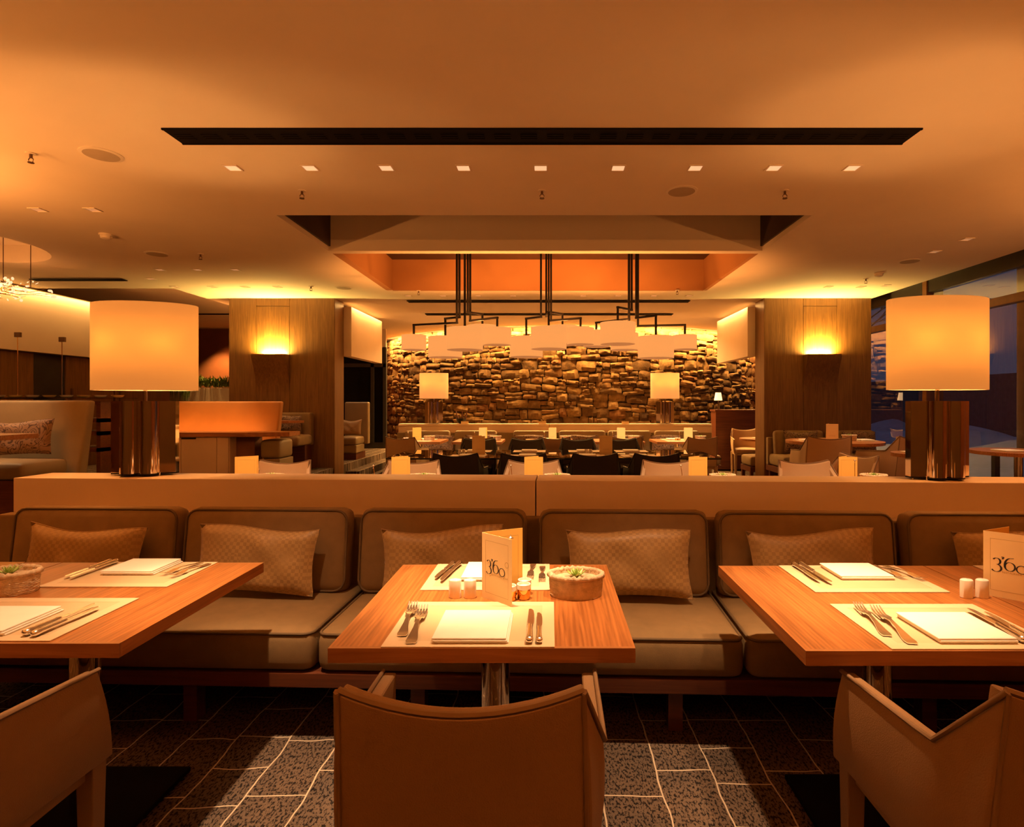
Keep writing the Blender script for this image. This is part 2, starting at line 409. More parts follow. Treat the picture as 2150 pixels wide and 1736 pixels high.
# --- raised platforms
slab('floor_platform', -9.4, -3.36, 4.3, 17.4, 0, .37, 'carpet')
st = struct(B().box(-3.36, -3.02, 9.4, 12.2, 0, .13).obj('floor_step', 'carpet'))
B().box(-3.36, -3.14, 9.4, 12.2, .13, .25).obj('step', 'carpet', st)
slab('floor_platform_right', 3.05, 5.3, 5.3, 9.4, 0, .15, 'carpet')

# --- timber pillars, each with an uplight bracket
def pillar(nm, x0, x1, y0, y1, cx, cz):
    p = struct(B().box(x0, x1, y0 + .012, y1, 0, CZ).obj(nm, 'pillar_wood'))
    w = .52; a, bx_ = cx - w / 2, cx + w / 2
    for u0, u1, z0, z1 in ((x0, a, 0, CZ), (bx_, x1, 0, CZ), (a, bx_, 2.88, CZ), (a, bx_, 0, 2.875)):
        B().box(u0 + .003, u1 - .003, y0, y0 + .012, z0, z1 - .002).obj('panel', 'pillar_wood', p, bevel=.002)
    # curved bracket hiding the uplight
    br = B(); prof = [(0, 0)] + [(-.16 * (1 - math.cos(t * PI / 2 / 6)), .55 * t / 6 ) for t in range(1, 7)] + [(-.16, .58), (0, .58)]
    M_ = T(cx, y0, cz - .58) @ Matrix(((0, 0, 1, 0), (1, 0, 0, 0), (0, 1, 0, 0), (0, 0, 0, 1)))
    br.prism(prof, -.26, .26, M_)
    br.obj('sconce_bracket', 'pillar_wood', p, smooth=30)
    B().box(cx - .12, cx + .12, y0 - .10, y0 - .03, cz + .0005, cz + .004).obj('sconce_lamp', 'cove_strip', p)
    area(nm + '_uplight', (cx, y0 - .075, cz + .02), .36, .06, (PI - .35, 0, 0), 58, GOLD)
    return p
ZS = P(570, 744, 8.8).z
pillar('wall_pillar_left', -4.98, -3.34, 8.86, 9.25, P(573, 0, 8.86).x, ZS)
pillar('wall_pillar_right', 3.32, 4.98, 8.86, 9.25, P(1722, 0, 8.86).x, ZS)
# hanging white soffits that run from the pillars to the stone wall, cove-lit from above
for nm, x0, x1, xs in (('trim_2', -3.36, -3.22, -3.10), ('trim_3', 3.20, 3.34, 3.08)):
    s_ = struct(B().box(x0, x1, 9.26, 10.95, 2.13, 2.93).obj(nm, 'white_panel'))
for sx in (-1, 1):
    area('soffit_cove', (sx * 3.16 - .01, 10.1, 2.985), .05, 1.6, (0, 0, 0), 12, COVE)
area('fascia_cove', (-7.24, 8.0, 2.985), .05, 3.5, (0, math.radians(-10), 0), 26, COVE)

# --- curved dry-stone wall
SC, SR = (0.7, 12.05 + 5.7), 5.7
def arc(s, r): a = s / SR; return (SC[0] + r * math.sin(a), SC[1] - r * math.cos(a))
S0, S1 = -6.6, 5.6
W = struct(B().grid(lambda u, v: (*arc(S0 + (S1 - S0) * u, SR - .03), CZ * v), 60, 1).obj('wall_stone', 'mortar'))
def stone_proto(k):
    rnd = random.Random(50 + k); v = []; f = []
    nu, nv = 4, 3
    for j in range(nv + 1):
        for i in range(nu + 1):
            u, w = i / nu * 2 - 1, j / nv * 2 - 1
            e = max(abs(u), abs(w)); cut = .10 * (abs(u * w)) ** 2
            v.append((u * (1 - cut * .7) * .5 + rnd.uniform(-.045, .045), -(.5 * (1 - .34 * e ** 5) + rnd.uniform(-.09, .09)), w * (1 - cut * .7) * .5 + rnd.uniform(-.06, .06)))
    f = [(j * (nu + 1) + i, j * (nu + 1) + i + 1, (j + 1) * (nu + 1) + i + 1, (j + 1) * (nu + 1) + i) for j in range(nv) for i in range(nu)]
    ring = [i for i in range(nu + 1)] + [(nu + 1) * j + nu for j in range(1, nv + 1)] + [(nu + 1) * nv + i for i in range(nu - 1, -1, -1)] + [(nu + 1) * j for j in range(nv - 1, 0, -1)]
    n0 = len(v)
    for i in ring: v.append((v[i][0] * .98, .35, v[i][2] * .98))
    m = len(ring)
    f += [(ring[k2], n0 + k2, n0 + (k2 + 1) % m, ring[(k2 + 1) % m]) for k2 in range(m)]
    return v, f
PROT = [stone_proto(k) for k in range(14)]
PM = []
for v, f in PROT:
    PM.append(B().add(v, f).mesh('stone', 'stone', smooth=26))
cells = []
z = .06; rs = random.Random(3)
while z < 2.97:
    h = min(rs.choice((.12, .15, .17, .20, .23)), 3.0 - z)
    s = S0 + rs.uniform(-.2, 0)
    while s < S1:
        w = rs.choice((.16, .20, .25, .30, .36, .44)) * rs.uniform(.85, 1.15)
        if h > .14 and rs.random() < .5:
            q = h * rs.uniform(.35, .65); cells.append((s, w, z, q))
            if rs.random() < .5: cells.append((s, w, z + q, h - q))
            else: cells.append((s, w * .5, z + q, h - q)); cells.append((s + w * .5, w * .5, z + q, h - q))
        else: cells.append((s, w, z, h))
        s += w
    z += h
def visible(c):
    s, w, z, h = c; x, y = arc(s + w / 2, SR); px = VX + x * F / y; py = VY - (z + h / 2 - CAMH) * F / y
    if py > 885 and 838 < px < 1495: return 0
    if not 800 < px < 1588 or py > 950: return 0
    return w * h * abs(math.cos((s + w / 2) / SR + math.atan2(x, y))) / y ** 2
order = sorted(cells, key=visible, reverse=True)
fill = B()
for k, (s, w, z, h) in enumerate(order):
    x, y = arc(s + w / 2, SR); a = (s + w / 2) / SR
    z += .045 * math.sin(s * 1.35 + z * 2.1) + .028 * math.sin(s * 3.3 - z * 4.5); z = min(z, 2.99 - h)
    M_ = T(x, y, z + h / 2) @ Rz(a + rs.uniform(-.06, .06)) @ Matrix.Rotation(rs.uniform(-.05, .05), 4, 'X') @ Matrix.Rotation(rs.uniform(-.10, .10), 4, 'Y') @ Matrix.Diagonal((w * rs.uniform(.95, 1.02), .10 * rs.uniform(.6, 1.35), h * rs.uniform(.92, 1.02), 1))
    if k < 300:
        o = bpy.data.objects.new('stone', PM[k % 14]); COL.objects.link(o); o.parent = W; o.matrix_local = M_
    else:
        v, f = PROT[k % 14]; fill.add(v, f, M_)
o = fill.obj('stone_courses', 'stone_fill', W, smooth=26); o['kind'] = 'stuff'
# cove light grazing the stone
for i in range(8):
    s = -5.6 + 10.6 * (i + .5) / 8; x, y = arc(s, SR + .19)
    area('stone_cove', (x, y, 2.975), 1.3, .05, (math.radians(14), 0, s / SR), 135, COVE)

# --- window wall on the right
GX = 5.34
sill = slab('window_1', GX - .04, GX + .04, -1.6, 13.5, 0, .08, 'sill_dark')
for y in (4.6, 8.08, 11.5):
    B().box(GX - .05, GX + .19, y - .045, y + .045, .08, 3.2).obj('mullion', 'window_frame_wood', sill, bevel=.004)
B().box(GX - .05, GX + .06, -1.6, 13.5, 2.53, 2.63).obj('transom', 'window_frame_wood', sill, bevel=.004)
B().box(GX - .03, GX + .05, -1.6, 13.5, 2.93, 3.2).obj('head_panel', 'sill_dark', sill)
for y0, y1 in ((4.645, 8.035), (8.125, 11.455), (11.545, 13.5)):
    for z0, z1 in ((.08, 2.53), (2.63, 2.93)):
        B().add([(GX + .004, y0, z0), (GX + .004, y1, z0), (GX + .004, y1, z1), (GX + .004, y0, z1)], [(0, 1, 2, 3)]).obj('pane', 'window_glass', sill)
slab('wall_right_blocker', GX - .02, GX + .06, -1.6, 4.55, .08, 3.2, 'brown_wall')  # unseen panel added to keep blue window reflections off the lamp bases
slab('wall_right_end', 5.3, 5.45, 13.5, 17.5, 0, 3.4, 'brown_wall')
slab('wall_right_top', 5.36, 5.5, -1.6, 13.5, 3.2, 3.5, 'wall_paint')
# snowy terrace outside
def snow(u, v):
    x = 5.5 + 16 * u; y = 1 + 24 * v
    return (x, y, -.02 + .45 * max(0, math.sin(x * .9 + y * .55)) * min(1, max(0, (x - 6.2) / 1.6)) + .30 * max(0, math.sin(y * 1.1 - x * .4)) * min(1, max(0, (x - 6.5) / 2)))
o = struct(B().grid(snow, 48, 60).obj('ground_snow', 'snow', smooth=60))
struct(B().box(5.6, 22, -4, 1.0, -.1, -.02).obj('ground_terrace', 'snow'))
struct(B().box(14.5, 15.0, 4, 26, 0, 2.3).obj('wall_garden', 'outside_grey'))

# --- tall dark window between the left pillar and the stone wall
wx0, wx1, wy = -4.75, -3.62, 12.6
w2 = slab('window_2', wx0, wx1, wy, wy + .06, .37, .5, 'sill_dark')
for x in (wx0, -3.95, wx1 - .06): B().box(x, x + .07, wy - .02, wy + .06, .5, 2.6).obj('mullion', 'sill_dark', w2)
B().box(wx0, wx1, wy - .02, wy + .06, 2.16, 2.24).obj('transom', 'sill_dark', w2)
B().box(wx0, wx1, wy + .03, wy + .035, .5, 2.6).obj('pane', 'vent_black', w2)
B().box(wx0, wx1, wy, wy + .06, 2.6, 3.0).obj('head_panel', 'wall_paint', w2)
slab('wall_left_end', -5.0, -4.75, 9.25, 15.0, .37, 3.0, 'brown_wall')

# unseen fill lights added behind the camera to brighten the ceiling
for x in (-3.0, 0, 3.0): area('rear_ceiling_fill', (x, -1.45, 2.3), 2.6, .08, (PI - .2, 0, 0), 42, WARM)
# uplights on the side walls level with the near tables
area('side_uplight', (-4.6, 2.6, 2.15), .12, 2.4, (0, PI + .15, 0), 85, WARM)
area('side_uplight', (4.9, 2.4, 2.15), .12, 3.0, (0, PI - .15, 0), 85, WARM)

# ================================================================== CEILING FITTINGS
def onceil(px, py, h=CZ): return G(px, py, h)
def vent(label, p0, p1, wy=.10, z=CZ, slats=0, group='black linear air slots'):
    a, b_ = onceil(*p0, z), onceil(*p1, z); y = (a.y + b_.y) / 2; x0, x1 = a.x, b_.x
    t = thing('air_slot', label, 'vent', ((x0 + x1) / 2, y, min(z, CZ - .0125) if z < 3.2 else z - .0005), 0, group); hw = (x1 - x0) / 2
    B().box(-hw, hw, -wy / 2, wy / 2, -.006, 0).obj('backing', 'vent_black', t)
    for s in (-1, 1): B().box(-hw, hw, s * wy / 2 - .006, s * wy / 2 + .006, -.010, 0).obj('edge', 'vent_black', t)
    if slats:
        me = B().box(-hw / slats * .62, hw / slats * .62, -.007, .007, -.010, -.006).mesh('slat', 'vent_black')
        for i in range(slats):
            for j in (-1, 0, 1):
                o = bpy.data.objects.new('slat', me); COL.objects.link(o); o.parent = t; o.location = (-hw + 2 * hw * (i + .5) / slats, j * .026, 0)
    return t
vent('long black linear air slot in the ceiling nearest the camera', (362, 285), (1915, 285), .19, CZ - .012, 28)
vent('long black air slot beyond the pendant lamps, nearer of the two', (856, 631), (1447, 631), .13)
vent('long black air slot closest to the stone wall', (894, 658.5), (1412, 658.5), .13)
vent('short black air slot beside the round ceiling recess', (68, 585), (262, 585), .09)
vent('black air slot in the raised ceiling bay beside the left pillar', (405, 659), (520, 659), .12, 3.3)

# square recessed downlights
dl = thing('downlight', '', 'downlight'); dlk = []
b = B()
for x0, x1, y0, y1 in ((-.05, .05, -.05, -.041), (-.05, .05, .041, .05), (-.05, -.041, -.041, .041), (.041, .05, -.041, .041)): b.box(x0, x1, y0, y1, -.006, 0)
fr = b.obj('frame', 'fixture_white', dl)
rf = B().add([(-.041, -.041, -.002), (.041, -.041, -.002), (.041, .041, -.002), (-.041, .041, -.002), (-.012, -.012, -.0005), (.018, -.012, -.0005), (.018, .018, -.0005), (-.012, .018, -.0005)],
             [(0, 1, 5, 4), (1, 2, 6, 5), (2, 3, 7, 6), (3, 0, 4, 7), (4, 5, 6, 7)]).obj('reflector', 'downlight_glow', dl)
dim = rf.data.copy(); dim.materials[0] = MATS['downlight_dim']
freeze(dl)
ORD = ['first', 'second', 'third', 'fourth', 'fifth', 'sixth', 'seventh', 'eighth', 'ninth', 'tenth']
first = [True]
def down(px, py, label, bright, group, h=CZ, sc_=1.0):
    p = onceil(px, py, h)
    if first[0]: o = dl; first[0] = False; o.location = p; o['label'] = label; o['group'] = group
    else: o = dup(dl, p, 0, label, group)
    if not bright:
        for c in o.children:
            if c.name.startswith('reflector'): c.data = dim
    return p
NEARX = (489, 651, 811, 973, 1135, 1298, 1460, 1625, 1789)
for i, px in enumerate(NEARX):
    down(px, 352, 'square downlight, %s from left in the row of nine behind the air slot' % ORD[i], True, 'near row of ceiling downlights', CZ - .012)
for i, px in enumerate((857, 930, 1004, 1077, 1225, 1298, 1373, 1447)):
    down(px, 620.5, 'tiny square downlight, %s from the left in the row beyond the pendant recess' % ORD[i], False, 'far row of ceiling downlights')
for i, (px, py) in enumerate(((80, 440), (195, 440), (336, 566), (415, 566), (494, 566), (317, 585), (367, 602), (446, 602), (515, 602), (583, 602))):
    down(px, py, 'dim square downlight left of the recess, %s counted from the left' % ORD[i], False, 'downlights over the raised booths')
for i, (px, py) in enumerate(((2030, 502), (1962, 528), (1739, 602), (1808, 602), (1860, 599))):
    down(px, py, 'dim square downlight on the window side, %s counted from the camera' % ORD[i], False, 'downlights by the window')

# sprinklers, speakers, smoke detectors
sp = thing('sprinkler', '', 'sprinkler')
B().cyl(0, 0, -.006, 0, .03, 16).obj('rosette', 'fixture_white', sp)
b = B(); b.cyl(0, 0, -.03, -.006, .009, 10); b.obj('nozzle', 'fixture_dark', sp)
b = B()
for s in (-1, 1): b.tube([(s * .008, 0, -.028), (s * .016, 0, -.04), (s * .012, 0, -.058)], .003, 6)
b.cyl(0, 0, -.062, -.058, .018, 12); b.obj('deflector', 'fixture_dark', sp); freeze(sp)
SPR = [(634, 400, 'sprinkler head in the ceiling left of centre, behind the downlight row'), (1138, 400, 'sprinkler head in the middle of the ceiling, behind the downlight row'), (1648, 400, 'sprinkler head in the ceiling right of centre, behind the downlight row'),
       (65, 322, 'sprinkler head near the left edge of the ceiling'), (421, 533, 'sprinkler head between the round speaker and the recess'), (653, 601, 'sprinkler head above the left timber pillar'),
       (879, 610, 'sprinkler head at the left end of the far downlight row'), (1422, 609, 'sprinkler head at the right end of the far downlight row'), (1818, 585, 'sprinkler head above the right timber pillar')]
for i, (px, py, lb) in enumerate(SPR):
    p = onceil(px, py, CZ - .012 if py == 400 else CZ)
    if i == 0: sp.location = p; sp['label'] = lb; sp['group'] = 'ceiling sprinklers'
    else: dup(sp, p, 0, lb, 'ceiling sprinklers')
spk = thing('ceiling_speaker', '', 'speaker'); B().lathe([(.12, 0), (.12, -.004), (.10, -.008)], 28).obj('rim', 'fixture_white', spk); B().lathe([(.10, -.008), (.05, -.011), (.002, -.012)], 28).obj('grille', 'speaker_grey', spk, smooth=60); freeze(spk)
for i, (px, py, lb) in enumerate(((213, 324, 'round ceiling speaker at the far left, nearest the camera'), (1431, 401, 'round ceiling speaker right of centre behind the downlight row'), (330, 533, 'round ceiling speaker right of the round recess'), (722, 604, 'round ceiling speaker near the left pillar top'), (1910, 548, 'round ceiling speaker near the window wall'))):
    p = onceil(px, py, CZ - .012 if px == 1431 else CZ)
    if i == 0: spk.location = p; spk['label'] = lb; spk['group'] = 'round ceiling speakers'
    else: dup(spk, p, 0, lb, 'round ceiling speakers')
sd = thing('smoke_detector', '', 'smoke detector'); B().cyl(0, 0, -.015, 0, .06, 20).obj('base', 'fixture_white', sd); B().lathe([(.05, -.015), (.045, -.04), (.02, -.05)], 20).obj('head', 'fixture_white', sd, smooth=50); freeze(sd)
for i, (px, py, lb) in enumerate(((223, 492, 'white domed smoke detector on the left ceiling'), (1845, 573, 'white domed smoke detector on the ceiling near the window'))):
    p = onceil(px, py)
    if i == 0: sd.location = p; sd['label'] = lb; sd['group'] = 'smoke detectors'
    else: dup(sd, p, 0, lb, 'smoke detectors')

# ---- pendant clusters over the glass table
RTOP = 3.44
def cluster(label, rods):
    cx = sum((r[0] - VX) * 7.2 / F for r in rods) / len(rods)
    t = thing('pendant_cluster', label, 'pendant lamp', (cx, 7.2, RTOP), 0, 'black rod pendant clusters')
    B().box(-.16, .16, -.16, .16, -.02, 0).obj('ceiling_plate', 'black_metal', t)
    for i, (rx, arm, sx, d, Y, top) in enumerate(rods):
        x0 = (rx - VX) * 7.2 / F - cx; y0 = (i - (len(rods) - 1) / 2) * .05
        X = (sx - VX) * Y / F - cx; yy = Y - 7.2
        za = CAMH - (arm - VY) * 7.2 / F - RTOP if arm else None; zt = CAMH - (top - VY) * Y / F - RTOP
        pts = [(x0, y0, -.02), (x0, y0, za), (X, yy, za), (X, yy, zt - .03)] if arm else [(X, yy, -.02), (X, yy, zt - .06)]
        b = B()
        for p, q in zip(pts, pts[1:]):
            p, q = Vector(p), Vector(q); dd = q - p; ln = dd.length; M_ = T(*p) @ dd.to_track_quat('Z', 'X').to_matrix().to_4x4()
            b.box(-.0125, .0125, -.0125, .0125, -.0125, ln + .0125, M_)
        b.obj('rod', 'black_metal', t)
        r = d / 2; h = d * .60
        s = B().lathe([(r, 0), (r, -h)], 36, caps=False)
        o = s.obj('shade', 'drum_shade', t, smooth=60, loc=(X, yy, zt)); 
        m = o.modifiers.new('thick', 'SOLIDIFY'); m.thickness = .004
        B().cyl(0, 0, -h - .0015, -h + .006, r * .97, 36).obj('diffuser', 'drum_diffuser', o)
        light('pendant_bulb', 'POINT', (cx + X, Y, RTOP + zt - h * .55), 32, WARM, shadow_soft_size=.03)
    return t
cluster('left of three pendant clusters, black rods carrying five cream drum shades', [
    (962, 680, 869, .31, 7.3, 704), (966, 667, 935, .43, 7.28, 708), (974, 0, 976, .434, 6.84, 689), (981, 654, 1013, .40, 7.42, 684), (985, 671, 1044, .345, 7.03, 689)])
cluster('middle of three pendant clusters, black rods carrying four cream drum shades', [
    (1136, 667, 1105, .42, 7.28, 708), (1147, 664, 1152, .43, 6.90, 688), (1152, 654, 1181, .40, 7.42, 685), (1157, 671, 1219, .337, 7.08, 689)])
cluster('right of three pendant clusters, black rods carrying five cream drum shades', [
    (1318, 672, 1252, .34, 7.44, 695), (1325, 652, 1297, .43, 6.95, 678), (1321, 671, 1311, .36, 7.42, 700), (1337, 666, 1377, .44, 7.06, 707), (1342, 682, 1438, .295, 7.2, 704)])

# ---- sparkling branch chandelier under the round recess
t = thing('branch_chandelier', 'glowing branch chandelier of small glass discs at the left edge', 'chandelier', (-6.10, 6.25, 2.62))
for dx in (.12, .42): B().tube([(dx, 0, .02), (dx, 0, .58 if dx < .7 else .38)], .004, 6).obj('wire', 'fixture_dark', t)
rb = random.Random(11); bm_ = B(); pet = []
for k in range(26):
    a = rb.uniform(0, 2 * PI); r0 = rb.uniform(.25, .62); p = [Vector((0, 0, 0))]; d = Vector((math.cos(a), math.sin(a) * .5, rb.uniform(-.12, .14)))
    for q in range(4): p.append(p[-1] + d * r0 / 4 + Vector((rb.uniform(-.03, .03), rb.uniform(-.03, .03), rb.uniform(-.03, .03))))
    bm_.tube(p, [.006, .005, .004, .003, .002], 5); pet += p[1:]
bm_.obj('branches', 'brass', t)
pm = [B().lathe([(.004, -.003), (.022, -.002), (.026, 0), (.022, .002), (.004, .003)], 10).mesh('glass_disc', 'crystal_glow', smooth=60)]
for k in range(190):
    p = rb.choice(pet) + Vector((rb.uniform(-.05, .05), rb.uniform(-.05, .05), rb.uniform(-.07, .09)))
    o = bpy.data.objects.new('glass_disc', pm[0]); COL.objects.link(o); o.parent = t; o.location = p; o.rotation_euler = (rb.uniform(0, 3), rb.uniform(0, 3), 0); s_ = rb.uniform(.3, .8); o.scale = (s_, s_, s_)
light('branch_chandelier_bulb', 'POINT', (-6.10, 6.25, 2.62), 10, WARM, shadow_soft_size=.1)

# ================================================================== FURNITURE BUILDERS
def lerp(a, b_, t): return tuple(x + (y - x) * t for x, y in zip(a, b_))
def armchair(label, mat, seam, legmat, group, name='armchair'):
    """leather tub armchair: faces +Y, level arms that rise in a fold to the back"""
    t = thing(name, label, 'chair', group=group)
    bt, bb = (.221, -.262, .868), (.232, -.215, .42)      # back corner top / bottom
    fv, fb = (.269, -.132, .705), (.252, -.09, .425)      # fold top / bottom
    tp, tb = (.276, .215, .682), (.270, .275, .425)       # front tip / bottom
    th = .034
    def back(u, v):                                       # outer skin of the back
        x = (u * 2 - 1); c = lerp(bb, bt, v)
        return (x * c[0], c[1] - .0 - .018 * (1 - x * x) * v, c[2] - .036 * (1 - x * x) * v ** 3)
    def sheet(fn, nu, nv, off):
        g = B(); fr_ = [[Vector(fn(i / nu, j / nv)) for i in range(nu + 1)] for j in range(nv + 1)]
        vs = [p for r in fr_ for p in r] + [p + Vector(off(i / nu, j / nv)) for j, r in enumerate(fr_) for i, p in enumerate(r)]
        N = (nu + 1) * (nv + 1); fs = []
        for j in range(nv):
            for i in range(nu):
                a = j * (nu + 1) + i; q = (a, a + 1, a + nu + 2, a + nu + 1); fs += [q, tuple(x + N for x in q)[::-1]]
        rim = [i for i in range(nu + 1)] + [(nu + 1) * j + nu for j in range(1, nv + 1)] + [(nu + 1) * nv + i for i in range(nu - 1, -1, -1)] + [(nu + 1) * j for j in range(nv - 1, 0, -1)]
        for k in range(len(rim)): a, c = rim[k], rim[(k + 1) % len(rim)]; fs.append((a, c, c + N, a + N))
        return g.add(vs, fs)
    sheet(back, 14, 8, lambda u, v: (0, .045 + .02 * (1 - v), 0)).obj('backrest', mat, t, smooth=35, bevel=.008, seg=3)
    top = [tuple(Vector(back(i / 14, 1)) + Vector((0, .006, .004))) for i in range(15)]
    for s in (-1, 1):
        fx = lambda p: (p[0] * s, p[1], p[2])
        def side(u, v):
            if u < .42: q = u / .42; a, c = lerp(bb, fb, q), lerp(bt, fv, q)
            else: q = (u - .42) / .58; a, c = lerp(fb, tb, q), lerp(fv, tp, q)
            p = lerp(a, c, v); bul = .010 * math.sin(PI * v)
            return fx((p[0] + bul, p[1], p[2]))
        sheet(side, 12, 6, lambda u, v: (-s * th, 0, 0)).obj('side_panel', mat, t, smooth=30, bevel=.008, seg=3)
        edge = [Vector(side(u / 12, 1)) + Vector((s * .001, 0, .004)) for u in range(13)]
        B().tube(edge, .0055, 6).obj('welt', seam, t, smooth=60)
        B().tube([Vector(back(0 if s < 0 else 1, v / 6)) + Vector((0, -.001, 0)) for v in range(7)], .0045, 6).obj('back_seam', seam, t, smooth=60)
    B().tube(top, .0065, 6).obj('welt', seam, t, smooth=60)
    b = B(); rbox(b, .228, .235, .045, .03, .02, (0, .02, .455)); b.obj('seat', mat, t, smooth=60)
    B().box(-.235, .235, -.20, .255, .385, .412).obj('seat_frame', legmat, t)
    for x in (-.232, .232):
        for y in (-.185, .245):
            b = B(); w0, w1 = .017, .024
            b.add([(x - w0, y - w0, 0), (x + w0, y - w0, 0), (x + w0, y + w0, 0), (x - w0, y + w0, 0), (x - w1, y - w1, .43), (x + w1, y - w1, .43), (x + w1, y + w1, .43), (x - w1, y + w1, .43)],
                  [(0, 3, 2, 1), (4, 5, 6, 7), (0, 1, 5, 4), (1, 2, 6, 5), (2, 3, 7, 6), (3, 0, 4, 7)]); b.obj('leg', legmat, t, bevel=.004)
    return freeze(t)
def table(label, w=.80, d=.765, group=None, h=.75, th=.038, mat='table_wood'):
    t = thing('dining_table', label, 'table', group=group)
    B().box(-w / 2, w / 2, -d / 2 + .012, d / 2 - .012, h - th, h).obj('tabletop', mat, t)
    for s in (-1, 1): B().box(-w / 2, w / 2, min(s * d / 2, s * (d / 2 - .012)), max(s * d / 2, s * (d / 2 - .012)), h - th, h).obj('edge_band', 'edge_wood', t)
    b = B(); b.lathe([(.047, .03), (.047, h - th)], 32, sx=1., sy=.72); b.obj('pedestal', 'chrome', t, smooth=50)
    B().box(-.06, .06, -.05, .05, h - th - .012, h - th).obj('mounting_plate', 'black_metal', t)
    B().box(-.20, .20, -.24, .24, .012, .03).obj('base_plate', 'black_plate', t, bevel=.004)
    B().cyl(0, 0, 0, .012, .15, 24).obj('foot', 'black_plate', t)
    return freeze(t)

# ---- table lamp with an oval shade on a mirrored two-lobed base
def lamp(label, loc, rz, shade, power, group='table lamps on the partition tops'):
    t = thing('table_lamp', label, 'lamp', loc, rz, group)
    a, bq, h0, h1 = .272, .150, .475, .955
    n = 56
    o = B().lathe([(1, h0), (1, h0 + .24), (1, h1)], n, sx=a, sy=bq, caps=False).obj('shade', shade, t, smooth=60)
    m = o.modifiers.new('thick', 'SOLIDIFY'); m.thickness = .003
    for z in (h0, h1 - .004): 
        B().tube([((a - .003) * math.cos(2 * PI * k / n), (bq - .003) * math.sin(2 * PI * k / n), z + .002) for k in range(n)], .003, 5, True).obj('shade_rim', 'fixture_white', o)
    B().cyl(0, 0, .40, .84, .010, 14).obj('stem', 'chrome', t, smooth=50)
    b = B(); b.tube([(-.12, -.045, .71), (0, 0, .71), (.12, -.045, .71)], .006, 8); b.obj('bulb_arm', 'chrome', t)
    for s in (-1, 1):
        B().lathe([(.012, .70), (.028, .725), (.030, .745), (.02, .77), (.004, .782)], 14, (s * .12, -.045)).obj('bulb', 'far_bulb' if shade == 'far_lamp_shade' else 'bulb', t, smooth=60)
    # mirrored base: flat wings with two rounded columns in front and behind
    pl = []
    def lobe(cx, sgn, k0, k1):
        return [(cx + .048 * math.cos(q), sgn * .055 + .048 * math.sin(q)) for q in [k0 + (k1 - k0) * i / 18 for i in range(19)]]
    pl += [(.168, -.018), (.168, .018)] + [(.168, .018)]
    pl = [(-.168, -.020)] + lobe(-.050, -1, PI * .92, PI * 2.0)[:-1] + lobe(.050, -1, PI * 1.0, PI * 2.08)[1:] + [(.168, -.020), (.168, .020)] + lobe(.050, 1, -PI * .08, PI)[:-1] + lobe(-.050, 1, 0, PI * 1.08)[1:] + [(-.168, .020)]
    B().prism(pl, .016, .415).obj('base', 'chrome', t, smooth=35)
    B().prism([(x * 1.0, y * 1.0) for x, y in pl], .008, .015).obj('base_plate', 'black_metal', t)
    for x, y in ((-.15, -.012), (.15, -.012), (-.1, -.05), (.1, -.05), (-.1, .05), (.1, .05)): B().cyl(x, y, 0, .02, .004, 8).obj('pin', 'chrome', t)
    return t

# ---- tableware
def placemat(label, x0, x1, y0, y1, z=.75, group='cream placemats'):
    t = thing('placemat', label, 'placemat', ((x0 + x1) / 2, (y0 + y1) / 2, z), 0, group); hx, hy = (x1 - x0) / 2, (y1 - y0) / 2
    B().box(-hx, hx, -hy, hy, 0, .003).obj('mat', 'placemat', t, bevel=.001)
    b = B()
    e = .036
    for q in ((-hx, hx, -hy, -hy + e), (-hx, hx, hy - e, hy), (-hx, -hx + e, -hy + e, hy - e), (hx - e, hx, -hy + e, hy - e)): b.box(*q, .003, .0035)
    b.obj('border', 'placemat_border', t)
    return t
def napkin(label, x, y, w=.20, d=.195, z=.7532, rz=0., group='folded white napkins'):
    t = thing('napkin', label, 'napkin', (x, y, z), rz, group)
    for k, (dx, dy, zz) in enumerate(((.004, .003, 0), (.001, -.002, .0055), (-.002, 0, .011))):
        b = B(); rbox(b, w / 2, d / 2, .0026, .0024, .0015, (dx, dy, zz + .0027), n=6); b.obj('fold', 'linen', t, smooth=60)
    return t
def fork_mesh():
    b = B(); L_ = .2
    prof = [(0, .010), (.012, .0125), (.03, .011), (.07, .0055), (.105, .0042), (.122, .006), (.130, .0115), (.145, .0125), (.150, .0125)]
    up = lambda s: .0025 + .010 * math.sin(PI * min(1, max(0, (s - .04) / .13))) * .9 + (.012 * ((s - .15) / .05) ** 2 if s > .15 else 0)
    vs = []; 
    for s, w in prof: vs += [(-w, s, up(s) - .001), (w, s, up(s) - .001), (w, s, up(s) + .0012), (-w, s, up(s) + .0012)]
    fs = [(4 * i + k, 4 * i + (k + 1) % 4, 4 * i + 4 + (k + 1) % 4, 4 * i + 4 + k) for i in range(len(prof) - 1) for k in range(4)] + [(3, 2, 1, 0), tuple(range(4 * len(prof) - 4, 4 * len(prof)))]
    b.add(vs, fs); h = b.mesh('handle', 'silver', smooth=40)
    tn = B()
    for x in (-.0105, -.0035, .0035, .0105):
        vs = []
        for s in (.148, .165, .185, .2):
            w = .0022 if s < .19 else .0012; vs += [(x - w, s, up(s) - .001), (x + w, s, up(s) - .001), (x + w, s, up(s) + .0012), (x - w, s, up(s) + .0012)]
        tn.add(vs, [(4 * i + k, 4 * i + (k + 1) % 4, 4 * i + 4 + (k + 1) % 4, 4 * i + 4 + k) for i in range(3) for k in range(4)] + [(12, 13, 14, 15)])
    return h, tn.mesh('tines', 'silver')
FORK = fork_mesh()
